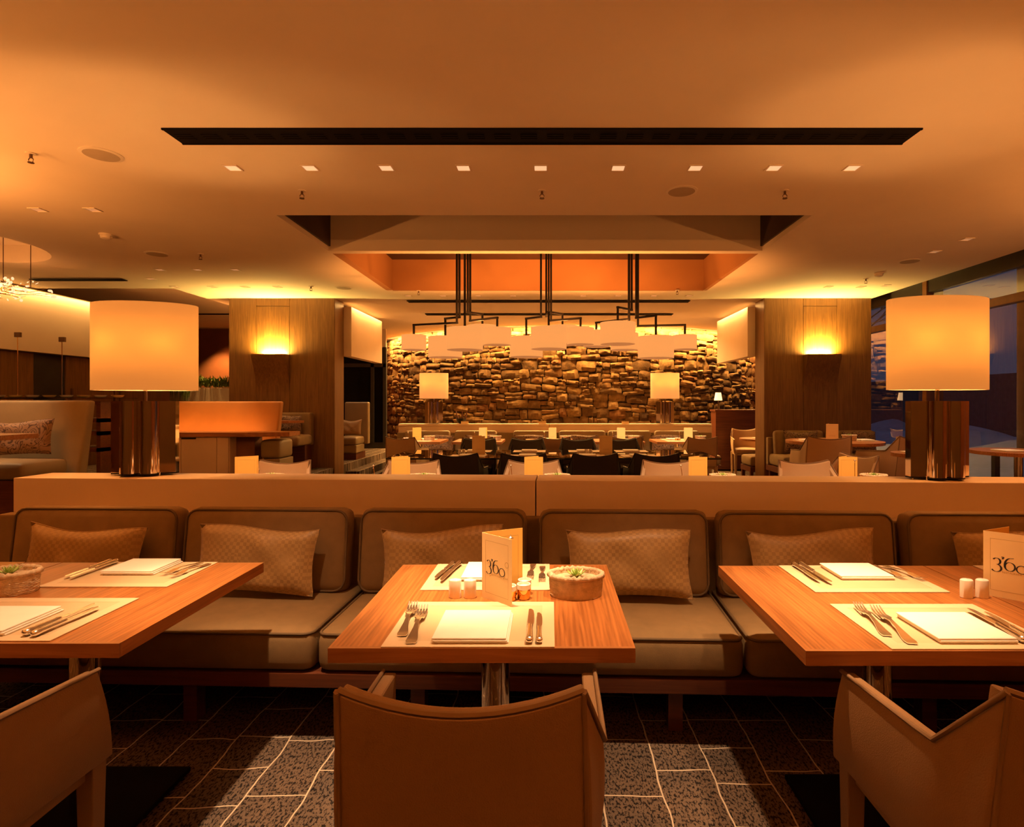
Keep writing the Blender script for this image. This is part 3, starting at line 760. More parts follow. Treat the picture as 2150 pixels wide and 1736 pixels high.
def knife_mesh():
    b = B(); b.lathe([(.003, 0), (.0095, .004), (.0100, .014), (.0088, .03), (.0072, .07), (.0068, .09), (.0078, .097), (.0058, .104)], 14, M=T(0, 0, .0095) @ Matrix.Rotation(-PI / 2, 4, 'X'), sx=1., sy=.85)
    h = b.mesh('handle', 'silver', smooth=60)
    c = B(); c.prism([(-.005, .102), (.005, .102), (.0085, .115), (.0095, .17), (.0065, .205), (-.0005, .218), (-.007, .215), (-.0075, .12)], .0085, .0105)
    return h, c.mesh('blade', 'silver')
KNIFE = knife_mesh()
def cutlery(kind, label, p, q, z=.7535, sc_=1., group=None):
    """handle end at p, tip towards q"""
    p, q = Vector(p), Vector(q); d = q - p
    t = thing(kind, label, kind, (p.x, p.y, z), math.atan2(-d.x, d.y), group or ('silver %ss on the place settings' % kind)); t.scale = (sc_,) * 3
    for nm, me in zip(('handle', 'tines' if kind == 'fork' else 'blade'), FORK if kind == 'fork' else KNIFE):
        o = bpy.data.objects.new(nm, me); COL.objects.link(o); o.parent = t
    return t

# calligraphic strokes for the card's numerals
def stroke(b, pts, thick, thin, ang=.6):
    n = len(pts); L1 = []; R1 = []
    for i, p in enumerate(pts):
        a = pts[max(0, i - 1)]; c = pts[min(n - 1, i + 1)]; dx, dy = c[0] - a[0], c[1] - a[1]; m = math.hypot(dx, dy) or 1
        w = (thin + (thick - thin) * abs(math.sin(math.atan2(dy, dx) - ang + .6)) ** 1.5) / 2
        L1.append((p[0] - dy / m * w, p[1] + dx / m * w)); R1.append((p[0] + dy / m * w, p[1] - dx / m * w))
    vs = [(x, 0, y) for x, y in L1 + R1]
    b.add(vs, [(i, i + 1, n + i + 1, n + i) for i in range(n - 1)])
def arcp(cx, cy_, rx, ry, a0, a1, n=16): return [(cx + rx * math.cos(math.radians(a0 + (a1 - a0) * i / n)), cy_ + ry * math.sin(math.radians(a0 + (a1 - a0) * i / n))) for i in range(n + 1)]
def numerals():
    """3'60 with a degree ring, unit = one numeral height"""
    k = B(); th, tn = .13, .03
    stroke(k, arcp(.20, .28, .22, .25, 150, -65) + [(.22, .05)], th, tn)                       # 3, old-style, hangs low
    stroke(k, [(.20, .05)] + arcp(.18, -.24, .30, .29, 75, -150), th, tn)
    stroke(k, arcp(.56, .62, .045, .05, 180, -80, 8) + [(.54, .50)], .11, .03)                    # apostrophe
    stroke(k, [(1.20, .66), (1.06, .63)] + arcp(1.02, .08, .34, .55, 95, 200, 18), th, tn)           # 6
    stroke(k, arcp(.98, -.02, .29, .33, 180, 540, 30), th * .85, tn)
    stroke(k, arcp(1.66, -.12, .30, .30, 0, 360, 30), th * .62, .045)                              # 0
    return k
def textmesh(body, size, mat):
    c = bpy.data.curves.new('lettering', 'FONT'); c.body = body; c.size = size; c.align_x = 'CENTER'; c.resolution_u = 2
    o = bpy.data.objects.new('lettering', c); COL.objects.link(o)
    dg = bpy.context.evaluated_depsgraph_get(); me = bpy.data.meshes.new_from_object(o.evaluated_get(dg))
    bpy.data.objects.remove(o); me.materials.append(MATS[mat]); return me
TXT = textmesh('RESTAURANT & BAR', .0085, 'gold_ink')
TXT2 = textmesh('RESTAURANT & BAR', .0085, 'brown_ink')
def menu(label, x, y, a_front, a_back, z=.75, w=.148, h=.213, front=True, mat='menu_card', group='folded menu cards'):
    """folded card standing on its edge; the fold is at (x, y); panel directions given in degrees"""
    t = thing('menu_card', label, 'menu', (x, y, z), 0, group)
    for k, ang in enumerate((a_front, a_back)):
        a = math.radians(ang); e = B().box(0, w, -.0006, .0006, 0, h).obj('panel', mat if k == 0 else 'menu_card_gold', t); e.rotation_euler = (0, 0, a)
        # thin printed border on the side that faces the room's near end
        sgn = -1 if math.cos(a) > 0 else 1
        b = B(); yy = sgn * .0010
        for q in ((.018, w - .016, .022, .0228), (.018, w - .016, h - .0228, h - .022), (.018, .0187, .022, h - .022), (w - .0167, w - .016, .022, h - .022)):
            b.add([(q[0], yy, q[2]), (q[1], yy, q[2]), (q[1], yy, q[3]), (q[0], yy, q[3])], [(0, 1, 2, 3)])
        b.obj('printed_border', 'gold_ink', e)
        if k == 0 and front:
            s = .042; nm = numerals(); nm.v = [(.026 + vx * s * 1.05, -.0012, .106 + vz * s) for vx, vy, vz in nm.v]; nm.obj('printed_numerals', 'ink', e)
            g = B(); stroke(g, arcp(0, 0, .0085, .0085, 0, 360, 20), .0012, .0012); g.v = [(.122 + vx, -.0012, .128 + vz) for vx, vy, vz in g.v]; g.obj('printed_degree', 'gold_ink', e)
            o = bpy.data.objects.new('printed_line', TXT); COL.objects.link(o); o.parent = e; o.location = (.088, -.0012, .082); o.rotation_euler = (PI / 2, 0, 0)
        elif k == 0:
            o = bpy.data.objects.new('printed_line', TXT2); COL.objects.link(o); o.parent = e; o.location = (w / 2, sgn * .0012, .060 if h > .2 else .05); o.rotation_euler = (PI / 2, 0, 0 if sgn < 0 else PI)
    return t
def shaker(label, x, y, z=.75, group='white oval shakers'):
    t = thing('shaker', label, 'shaker', (x, y, z), 0, group)
    B().lathe([(.0185, 0), (.0205, .002), (.0205, .055), (.0195, .058)], 24, sy=.72).obj('body', 'porcelain', t, smooth=40)
    B().lathe([(.0195, .058), (.016, .0605), (.001, .061)], 24, sy=.72).obj('cap', 'porcelain', t, smooth=40)
    return t
def caddy(label, x, y, z=.75, rod=.19, tilt=0., jars=((.045, -.028), (.002, -.048), (.030, .030)), group='brass condiment caddies'):
    t = thing('condiment_caddy', label, 'caddy', (x, y, z), 0, group)
    B().lathe([(.016, 0), (.016, .004), (.004, .006)], 20).obj('base', 'brass', t, smooth=40)
    b = B(); b.tube([(0, 0, .004), (tilt, 0, rod)], .0022, 8); b.obj('rod', 'brass', t, smooth=60)
    B().lathe([(.002, rod - .02), (.005, rod - .018), (.002, rod - .014), (.003, rod - .004), (.0105, rod - .001), (.0105, rod + .001), (.004, rod + .004), (.001, rod + .011)], 16, (tilt, 0)).obj('knob', 'silver', t, smooth=50)
    for jx, jy in jars:
        j = B().lathe([(.019, 0), (.0215, .003), (.0215, .033)], 24).obj('jar', 'brass', t, smooth=40, loc=(jx, jy, .0))
        B().lathe([(.0222, .033), (.0222, .048), (.019, .048), (.018, .04), (.001, .039)], 24).obj('jar_rim', 'porcelain', j, smooth=40)
    return t
LEAF = {}
def basket(label, x, y, z=.75, rz=0., s=1., low=False, group='rope baskets with succulents'):
    t = thing('succulent_basket', label, 'plant', (x, y, z), rz, group); t.scale = (s,) * 3
    if not LEAF:
        b = B(); prof = []
        for k in range(13):
            zz = .066 * k / 12; prof.append((.96 + .05 * math.sin(k / 12 * PI * .6) , zz)); prof.append((.985 + .05 * math.sin(k / 12 * PI * .6), zz + .0027))
        b.lathe([(.80, 0)] + prof + [(.90, .07), (.86, .058)], 44, sx=.087, sy=.062); b.v = [(vx + random.uniform(-.0008, .0008), vy + random.uniform(-.0008, .0008), vz) for vx, vy, vz in b.v]
        LEAF['body'] = b.mesh('basket', 'rope', smooth=60)
        r = B(); n = 60
        r.tube([((.087 + .002 * math.sin(k * 2.1)) * math.cos(2 * PI * k / n), (.062 + .002 * math.sin(k * 1.7)) * math.sin(2 * PI * k / n), .069 + .0025 * math.sin(k * 2.9)) for k in range(n)], [.0085 + .0016 * math.sin(k * 3.3) for k in range(n)], 8, True)
        LEAF['rim'] = r.mesh('rope_rim', 'rope', smooth=70)
        LEAF['soil'] = B().lathe([(.95, .054), (.5, .058), (.01, .06)], 32, sx=.084, sy=.06, caps=False).mesh('soil', 'soil', smooth=60)
        q = B(); L_ = .034
        sec = [(0, .003, 0), (.4, .0055, .004), (.75, .0042, .0075), (1, .0004, .0115)]
        vs = []
        for u, w, zz in sec: vs += [(u * L_, -w, zz), (u * L_, 0, zz - .0022), (u * L_, w, zz), (u * L_, 0, zz + .0012)]
        q.add(vs, [(4 * i + k, 4 * i + (k + 1) % 4, 4 * i + 4 + (k + 1) % 4, 4 * i + 4 + k) for i in range(3) for k in range(4)])
        LEAF['leaf'] = q.mesh('leaf', 'succulent', smooth=60); LEAF['tip'] = q.mesh('leaf', 'succulent_tip', smooth=60)
    for nm in ('body', 'rim', 'soil'):
        o = bpy.data.objects.new({'body': 'basket', 'rim': 'rope_rim', 'soil': 'soil'}[nm], LEAF[nm]); COL.objects.link(o); o.parent = t
    pl = bpy.data.objects.new('succulent', None); COL.objects.link(pl); pl.parent = t; pl.location = (0, 0, .060)
    for ring, (n, el, sz) in enumerate(((9, .25, 1.05), (7, .7, .9), (5, 1.1, .7))):
        for k in range(n):
            o = bpy.data.objects.new('leaf', LEAF['tip' if (k + ring) % 2 else 'leaf']); COL.objects.link(o); o.parent = pl
            o.rotation_euler = (0, -el, 2 * PI * (k + ring * .37) / n); o.scale = (sz,) * 3
    return t
def pillow(label, loc, w, h, mat, rot, thick=.07, group=None, seed=1, name='throw_pillow'):
    """lies in its local XZ plane, front faces -Y"""
    r = random.Random(seed); b = B()
    ph = [r.uniform(0, 6) for _ in range(6)]
    def f(sgn):
        def g(u, v):
            x, y = u * 2 - 1, v * 2 - 1
            px = x * w / 2 * (1 - .07 * (1 - y * y)); pz = y * h / 2 * (1 - .10 * (1 - x * x))
            d = ((1 - x ** 4) * (1 - y ** 4)) ** .5 if abs(x) < 1 and abs(y) < 1 else 0
            d *= 1 + .10 * math.sin(5 * x + ph[0]) * math.cos(4 * y + ph[1]) + .06 * math.sin(9 * x + 5 * y + ph[2])
            return (px, sgn * thick * d, pz + .012 * math.sin(3 * x + ph[3]) * (1 if y > 0 else .2))
        return g
    b.grid(f(-1), 22, 14); b.grid(f(1), 22, 14)
    t = thing(name, label, 'pillow', loc, 0, group); t.rotation_euler = rot
    o = b.obj('cover', mat, t, smooth=75)
    ed = [f(1)(u / 22, 0) for u in range(23)] + [f(1)(1, v / 14) for v in range(1, 15)] + [f(1)(1 - u / 22, 1) for u in range(1, 23)] + [f(1)(0, 1 - v / 14) for v in range(1, 14)]
    B().tube(ed, .0028, 5, True).obj('edge_seam', mat, t, smooth=70)
    return t

# ================================================================== NEAR PARTITION, BENCH AND LAMPS
RY = math.radians(-2.0)                                 # the bench line stands slightly askew to the room axis
Mb = T(0, 2.985, 0) @ Rz(RY)
def onb(x, y, z): return Mb @ Vector((x, y, z))
pt = thing('low_partition', 'long low cream partition behind the near bench with two lamps on top', 'partition', (0, 2.985, 0), RY)
for x0, x1 in ((-2.90, -.078), (-.072, 3.03)):
    B().box(x0, x1, 0, .235, 0, .98).obj('panel', 'white_panel', pt, bevel=.003)
pL, pR = P(300, 900, 3.20), P(1973, 900, 3.04)
lamp('large table lamp with oval cream shade at the left of the near partition', (pL.x, pL.y + .02, .9805), math.radians(7), 'lamp_shade', 0)
lamp('large table lamp with oval cream shade at the right of the near partition', (pR.x, pR.y + .02, .9805), math.radians(6), 'lamp_shade', 0)

bn = thing('bench', 'near olive upholstered bench with loose back cushions along the partition', 'bench', (0, 2.985, 0), RY)
B().box(-2.90, 3.0, -.085, -.012, .30, .80).obj('back_board', 'bench_fabric', bn, bevel=.01)
B().box(-2.90, 3.0, -.69, -.09, .225, .285).obj('seat_frame', 'dark_wood', bn, bevel=.004)
for x in (-2.6, -1.55, -.55, .55, 1.6, 2.7):
    for y in (-.52, -.13): B().box(x - .03, x + .03, y - .03, y + .03, 0, .225).obj('leg', 'dark_wood', bn)
SX = (-2.66, -.93, .80, 2.53)
for i, (x0, x1) in enumerate(((-2.90, -2.675), (-2.665, -.940), (-.930, .800), (.810, 2.54), (2.55, 3.0))):
    b = B(); rbox(b, (x1 - x0) / 2, .325, .085, .045, .018, ((x0 + x1) / 2, -.375, .372), n=14)
    c = b.obj('seat_cushion', 'bench_fabric', bn, smooth=60)
    r = rrect((x1 - x0) / 2 - .008, .317, .04)
    B().tube([((x0 + x1) / 2 + x, -.375 + y, .444) for x, y in r], .006, 6, True).obj('piping', 'piping_fabric', c, smooth=70)
BC = ((-2.70, -1.845), (-1.815, -.985), (-.935, -.110), (-.050, .775), (.815, 1.655), (1.705, 2.55), (2.6, 3.0))
tl = math.radians(-7)
for i, (x0, x1) in enumerate(BC):
    hx = (x1 - x0) / 2; M_ = T((x0 + x1) / 2, -.165, .655) @ Matrix.Rotation(tl, 4, 'X')
    b = B(); rbox(b, hx, .062, .205, .05, 0, M=M_, n=10, front=.022)
    c = b.obj('back_cushion', 'bench_fabric', bn, smooth=60)
    r = rrect(hx - .010, .193, .055)
    B().tube([M_ @ Vector((x, -.052, z)) for x, z in r], .006, 6, True).obj('piping', 'piping_fabric', c, smooth=70)
# throw pillows: photo column centre, width and tilt
for i, (px, w, ln, pz, dsc) in enumerate(((165, .58, .05, .575, 'checked gold throw pillow at the far left of the near bench'), (541, .58, .03, .61, 'checked gold throw pillow right of the left tables on the near bench'),
        (935, .58, -.04, .61, 'checked gold throw pillow behind the centre menu card'), (1322, .58, .0, .61, 'checked gold throw pillow behind the centre succulent basket'),
        (1695, .58, -.03, .61, 'checked gold throw pillow behind the right-hand tables, nearer the centre'), (2105, .58, .02, .59, 'checked gold throw pillow behind the menu card at the right edge'))):
    X = (px - VX) * 2.70 / F; p = onb(X, -.326, pz + (.065, .034, .034, .034, .034, .058)[i])
    pillow(dsc, p, w, .31 if i else .30, 'check_fabric', (math.radians(-10), ln, RY), .046, 'gold throw pillows on the near bench', 20 + i)

# ================================================================== NEAR TABLES
TG = 'near oak dining tables'
NT = {}
tb = table('', group=TG)
for i, (k, x, y, lb) in enumerate((('C', -.178, 1.868, 'square oak dining table in the centre foreground'), ('L1', -1.5425, 1.897, 'oak dining table at the left, the one nearer the centre'), ('L2', -2.3475, 1.897, 'oak dining table cut off by the left edge'),
                            ('R1', 1.0575, 1.852, 'oak dining table at the right, the one nearer the centre'), ('R2', 1.862, 1.852, 'oak dining table cut off by the right edge'))):
    if i == 0: tb.location = (x, y, 0); tb['label'] = lb
    else: dup(tb, (x, y, 0), 0, lb, TG)
# place settings
placemat('cream placemat at the camera side of the centre table', -.441, .012, 1.487, 1.822)
placemat('cream placemat at the bench side of the centre table', -.441, -.002, 1.938, 2.248)
placemat('cream placemat at the camera side of the left table', -1.785, -1.335, 1.525, 1.858)
placemat('cream placemat at the bench side of the left table', -1.770, -1.322, 1.972, 2.276)
placemat('cream placemat at the bench side of the table cut off at the left', -2.53, -2.09, 1.972, 2.276)
placemat('cream placemat at the camera side of the right table', .882, 1.332, 1.474, 1.803)
placemat('cream placemat at the bench side of the right table', .890, 1.342, 1.916, 2.228)
placemat('cream placemat at the bench side of the table cut off at the right', 1.648, 2.10, 1.916, 2.228)
napkin('folded white napkin on the camera-side mat of the centre table', -.212, 1.606, .197, .205)
napkin('folded white napkin behind the menu card on the centre table', -.215, 2.125)
napkin('folded white napkin on the camera-side mat of the left table', -1.585, 1.648, .195, .19)
napkin('folded white napkin on the bench-side mat of the left table', -1.558, 2.185, .19, .17)
napkin('folded white napkin on the camera-side mat of the right table', 1.127, 1.597, .205, .19)
napkin('folded white napkin on the bench-side mat of the right table', 1.137, 2.125, .19, .165)
CUT = [('knife', (-.055, 1.497), (-.0565, 1.733), 1.06, 'large knife right of the napkin, camera side of the centre table'), ('knife', (-.0285, 1.499), (-.032, 1.70), .93, 'small knife at the outer right, camera side of the centre table'),
       ('fork', (-.402, 1.548), (-.426, 1.79), 1.15, 'outer left fork, camera side of the centre table'), ('fork', (-.366, 1.500), (-.388, 1.763), 1.22, 'fork nearest the napkin, camera side of the centre table'),
       ('knife', (-.352, 2.235), (-.385, 2.00), 1.06, 'knife nearest the napkin, bench side of the centre table'), ('knife', (-.378, 2.238), (-.412, 2.03), .93, 'outer knife, bench side of the centre table'),
       ('fork', (-.066, 2.236), (-.074, 2.03), .95, 'inner fork, bench side of the centre table'), ('fork', (-.029, 2.205), (-.029, 1.99), .95, 'outer fork, bench side of the centre table'),
       ('knife', (-1.425, 1.545), (-1.412, 1.782), 1.06, 'knife nearest the napkin, camera side of the left table'), ('knife', (-1.397, 1.540), (-1.382, 1.755), .98, 'outer knife, camera side of the left table'),
       ('knife', (-1.712, 2.262), (-1.715, 2.035), 1.02, 'inner knife, bench side of the left table'), ('knife', (-1.738, 2.262), (-1.742, 2.045), .98, 'outer knife, bench side of the left table'),
       ('fork', (-1.378, 2.262), (-1.422, 2.075), .90, 'inner fork, bench side of the left table'), ('fork', (-1.336, 2.242), (-1.372, 2.045), .92, 'outer fork, bench side of the left table'),
       ('fork', (.914, 1.548), (.954, 1.785), 1.13, 'outer left fork, camera side of the right table'), ('fork', (.950, 1.497), (.990, 1.757), 1.22, 'fork nearest the napkin, camera side of the right table'),
       ('knife', (1.248, 1.50), (1.270, 1.735), 1.08, 'knife nearest the napkin, camera side of the right table'), ('knife', (1.278, 1.50), (1.302, 1.715), .96, 'outer knife, camera side of the right table'),
       ('knife', (.972, 2.222), (.976, 1.985), 1.08, 'inner knife, bench side of the right table'), ('knife', (.945, 2.222), (.944, 2.01), .98, 'outer knife, bench side of the right table'),
       ('fork', (1.256, 2.222), (1.270, 2.045), .90, 'inner fork, bench side of the right table'), ('fork', (1.296, 2.214), (1.331, 2.02), .95, 'outer fork, bench side of the right table')]
for k, p, q, s_, lb in CUT: cutlery(k, 'silver ' + lb, p, q, .7545, s_)
menu("folded cream menu card printed 3'60 on the centre table", -.223, 1.876, -44, 27, w=.145, mat='menu_card')
menu("folded cream menu card printed 3'60 at the right edge", 1.442, 1.902, -44, 24, w=.145, mat='menu_card')
shaker('white oval shaker on the centre table, the left one', -.311, 1.872); shaker('white oval shaker on the centre table, the one beside the menu card', -.2625, 1.872)
shaker('white oval shaker on the right table, the left one', 1.364, 1.872); shaker('white oval shaker on the right table, the one beside the menu card', 1.415, 1.872)
caddy('brass condiment caddy with three jars behind the centre menu card', -.131, 1.893, jars=((.045, -.030), (0, -.046), (.046, .016)))
basket('rope basket with green succulent on the centre table', .086, 1.90)
basket('rope basket with succulent at the left edge on the left table', -1.822, 1.925, rz=.05)

# ================================================================== NEAR CHAIRS
ch = armchair('tan leather armchair seen from behind in the centre foreground', 'leather', 'chair_seam', 'leather', 'tan leather armchairs at the near tables')
ch.location = (-.160, 1.284, 0)
dup(ch, (-1.466, 1.292, 0), 0, 'tan leather armchair cut off at the left edge')
dup(ch, (1.040, 1.284, 0), 0, 'tan leather armchair cut off at the right edge')

# downlights over the near tables, in the ceiling above the frame
for i, x in enumerate((-1.125, -.33, .468, 1.0)):
    aim = {0: (-1.16, 1.95, .75), 1: (-.30, 2.0, .75), 2: (.42, 1.85, .0), 3: (1.06, 1.88, .75)}[i]
    spot('table_spot', (x, 1.72, CZ - .03), aim, (190, 130, 260, 150)[i], (50, 38, 52, 42)[i], 1.0, .035)
    if i != 2: spot('table_spot_core', (x, 1.72, CZ - .03), aim, (230, 430, 0, 240)[i], 24, 1.0, .03)

# ================================================================== TABLES JUST BEYOND THE PARTITION
wch = armchair('', 'far_leather', 'chair_seam', 'far_leather', 'pale leather armchairs', 'dining_chair')
wfirst = [True]
def pale(loc, rz, label, group):
    if wfirst[0]: wfirst[0] = False; o = wch; o.location = loc; o.rotation_euler = (0, 0, rz); o['label'] = label; o['group'] = group
    else: o = dup(wch, loc, rz, label, group)
    return o
MT = 'oak tables just beyond the partition'
mids = ((-2.36, 'behind the left lamp base'), (-1.12, 'second from the left'), (-.05, 'in the middle'), (1.20, 'second from the right'), (2.42, 'beside the right lamp'))
for i, (x, wh) in enumerate(mids):
    dup(tb, (x, 4.35, 0), 0, 'oak dining table just beyond the partition, %s' % wh, MT)
for i, (px, wh, dsc) in enumerate(((600, -2.37, 'first from the left'), (870, -1.22, 'second from the left'), (1120, -.15, 'third from the left'), (1402, 1.056, 'fourth from the left'), (1686, 2.27, 'fifth from the left'))):
    pale((wh, 4.865, 0), PI, 'pale leather chair peeping over the partition, %s' % dsc, 'pale chairs just beyond the partition')
for i, (px, dsc) in enumerate(((493, 'leftmost'), (822, 'second from the left'), (1101, 'middle'), (1446, 'second from the right'), (1761, 'rightmost'))):
    x = (px - VX) * 4.45 / F
    m_ = menu('gold folded menu card standing just above the partition edge, %s' % dsc, x, 4.45, 0 if i != 4 else 40, 42 if i != 4 else 0, w=.145 if i else .17, front=False, mat='menu_card_gold', group='menu cards just beyond the partition')
    basket('succulent basket just above the partition edge, %s' % dsc, x + (.255 if i else .30), 4.42, s=1.08, group='succulents just beyond the partition')
    if i: caddy('thin brass caddy rod just above the partition edge, %s' % dsc, x - .075 if i != 4 else x + .045, 4.30, rod=.16 if i != 4 else .20, tilt=-.02 if i != 4 else 0, jars=((-.03, -.02), (.0, -.05)), group='caddies just beyond the partition')

# ================================================================== GLASS TABLE WITH BLACK CHAIRS
gt = thing('glass_table', 'long dark glass dining table under the pendant lamps', 'table', (.03, 7.15, 0))
B().box(-1.93, 1.95, -.55, .55, .725, .745).obj('glass_top', 'table_glass', gt, bevel=.003)
for x in (-1.2, 1.2):
    B().box(x - .06, x + .06, -.35, .35, .02, .724).obj('trestle', 'dark_wood', gt); B().box(x - .1, x + .1, -.42, .42, 0, .02).obj('foot', 'dark_wood', gt)
B().box(-1.14, 1.14, -.05, .05, .30, .42).obj('stretcher', 'dark_wood', gt)
bch = armchair('', 'black_leather', 'black_leather', 'black_metal', 'black leather chairs at the glass table', 'dining_chair')
BX = ((-.96, 'first from the left'), (-.27, 'second from the left'), (.457, 'third from the left'), (1.08, 'fourth from the left'))
for i, (x, dsc) in enumerate(BX):
    lb = 'black leather chair at the camera side of the glass table, %s' % dsc
    if i == 0: bch.location = (x, 6.05, 0); bch['label'] = lb
    else: dup(bch, (x, 6.05, 0), 0, lb)
for i, (x, dsc) in enumerate(BX):
    dup(bch, (x - .06, 8.02, 0), PI, 'black leather chair at the far side of the glass table, %s' % dsc)
for i, (x, dsc) in enumerate(((-.98, 'first'), (-.27, 'second'), (.45, 'third'), (1.06, 'fourth'))):
    placemat('small placemat at the camera side of the glass table, %s from the left' % dsc, x - .21, x + .21, 6.68, 6.98, .7455, 'placemats on the glass table')
    placemat('small placemat at the far side of the glass table, %s from the left' % dsc, x - .21, x + .21, 7.33, 7.63, .7455, 'placemats on the glass table')
    napkin('folded napkin at the camera side of the glass table, %s from the left' % dsc, x, 6.83, z=.749, group='napkins on the glass table')
    napkin('folded napkin at the far side of the glass table, %s from the left' % dsc, x, 7.48, z=.749, group='napkins on the glass table')
for px, dsc in ((989, 'left'), (1260, 'right')):
    x = (px - VX) * 6.95 / F
    menu('plain folded menu card on the %s half of the glass table' % dsc, x, 7.05, 2, 50, z=.7455, w=.16, h=.225, front=False, group='menu cards on the glass table')
    shaker('pale shaker beside the menu card on the %s half of the glass table, outer' % dsc, x - .16, 7.08, .7455, 'shakers on the glass table'); shaker('pale shaker beside the menu card on the %s half of the glass table, inner' % dsc, x - .11, 7.08, .7455, 'shakers on the glass table')

# ================================================================== FAR BENCH ROW BY THE STONE WALL
fp = thing('low_partition', 'long low cream partition in front of the stone wall', 'partition', (0, 10.7, 0))
for x0, x1 in ((-2.84, -.02), (-.014, 3.03)):
    B().box(x0, x1, 0, .235, 0, .94).obj('panel', 'white_panel', fp, bevel=.004); B().box(x0, x1, -.008, .243, .941, .98).obj('top_board', 'white_panel', fp, bevel=.003)
lamp('table lamp in front of the stone wall, the left one', (P(911, 0, 10.82).x, 10.82, .9805), 0, 'far_lamp_shade', 20)
lamp('table lamp in front of the stone wall, the right one', (P(1396, 0, 10.82).x, 10.82, .9805), 0, 'far_lamp_shade', 20)
fb = thing('bench', 'far upholstered bench in front of the stone wall', 'bench', (0, 10.7, 0))
B().box(-2.84, 3.0, -.085, -.012, .30, .82).obj('back_board', 'booth_leather', fb)
B().box(-2.84, 3.0, -.69, -.09, .225, .285).obj('seat_frame', 'dark_wood', fb)
for x in (-2.6, -.6, 1.2, 2.7): B().box(x - .03, x + .03, -.64, -.58, 0, .225).obj('leg', 'dark_wood', fb); B().box(x - .03, x + .03, -.2, -.14, 0, .225).obj('leg', 'dark_wood', fb)
for x0, x1 in ((-2.84, -1.08), (-1.07, .68), (.69, 3.0)):
    b = B(); rbox(b, (x1 - x0) / 2, .325, .085, .045, .018, ((x0 + x1) / 2, -.375, .372)); b.obj('seat_cushion', 'booth_leather', fb, smooth=60)
for x0, x1 in ((-2.68, -1.84), (-1.76, -.98), (-.68, .12), (.16, 1.02), (1.06, 1.86), (1.92, 2.74)):
    b = B(); rbox(b, (x1 - x0) / 2, .062, .21, .05, 0, M=T((x0 + x1) / 2, -.165, .655) @ Matrix.Rotation(tl, 4, 'X')); b.obj('back_cushion', 'booth_leather', fb, smooth=60)
for i, (x, dsc) in enumerate(((-2.03, 'beside the leftmost far table'), (-1.25, 'behind the second far table'), (-.37, 'left of the middle far table'), (.58, 'right of the middle far table'), (1.42, 'behind the fourth far table'), (2.12, 'behind the rightmost far table'))):
    pillow('dark scroll-patterned pillow on the far bench, %s' % dsc, (x, 10.375, .645), .58, .31, 'scroll_fabric', (math.radians(-9), .02 * (-1) ** i, 0), .046, 'scroll pillows on the far bench', 40 + i)
FT = ((-2.17, 'first'), (-1.18, 'second'), (-.015, 'third'), (1.13, 'fourth'), (2.12, 'fifth'))
for i, (x, dsc) in enumerate(FT):
    w_ = '%s from the left' % dsc
    dup(tb, (x, 9.56, 0), 0, 'oak dining table of the far row, ' + w_, 'oak tables of the far row')
    placemat('cream placemat on the far-row table, ' + w_, x - .22, x + .22, 9.2, 9.5, group='placemats of the far row')
    placemat('cream placemat on the bench side of the far-row table, ' + w_, x - .22, x + .22, 9.62, 9.92, group='placemats of the far row')
    napkin('folded white napkin on the far-row table, ' + w_, x - .02, 9.77, group='napkins of the far row')
    mx = ((865, 1005, 1152, 1296, 1437)[i] - VX) * 9.5 / F
    menu('glowing folded menu card on the far-row table, ' + w_, mx, 9.54, -10 if i < 1 else -30, 28, w=.148, front=False, mat='menu_card_gold' if i < 1 else 'menu_card', group='menu cards of the far row')
    basket('rope basket on the far-row table, ' + w_, mx + .28, 9.54, group='baskets of the far row')
    caddy('brass caddy with white-rimmed jars on the far-row table, ' + w_, mx - .055, 9.55, rod=.14, tilt=-.02, jars=((-.03, -.02), (-.075, -.02), (-.05, .03)), group='caddies of the far row')
    pale((((845, 1003, 1165, 1316, 1471)[i] - VX) * 8.5 / F, 8.74, 0), (-.12, 0, 0, 0, .10)[i], 'pale leather chair at the far-row table, ' + w_, 'pale chairs of the far row')
# odds and ends on the far partition
for px, lb in ((977, 'small cream card on the far partition near the left lamp'), (1139, 'small cream card on the middle of the far partition'), (1312, 'small cream card on the far partition near the right lamp')):
    p = P(px, 0, 10.8); t = thing('place_card', lb, 'card', (p.x, 10.73, .9805), 0, 'small cards on the far partition')
    for s in (-1, 1): o = B().box(-.07, .07, -.0006, .0006, 0, .05).obj('panel', 'menu_card', t); o.rotation_euler = (s * .35, 0, 0); o.location = (0, s * .0172, .0005)
p = P(968, 0, 10.82)
t = thing('wine_cooler', 'dark bowl with upright bottle necks beside the left far lamp', 'bowl', (p.x, 10.84, .9805))
B().lathe([(.03, 0), (.05, .01), (.09, .05), (.10, .10), (.095, .10), (.08, .05), (.02, .02)], 20).obj('bowl', 'black_metal', t, smooth=50)
for a in (-.5, .1, .6): B().tube([(a * .08, .0, .04), (a * .16, .0, .16), (a * .2, .0, .24)], [.02, .012, .010], 8).obj('bottle_neck', 'dark_wood', t, smooth=50)

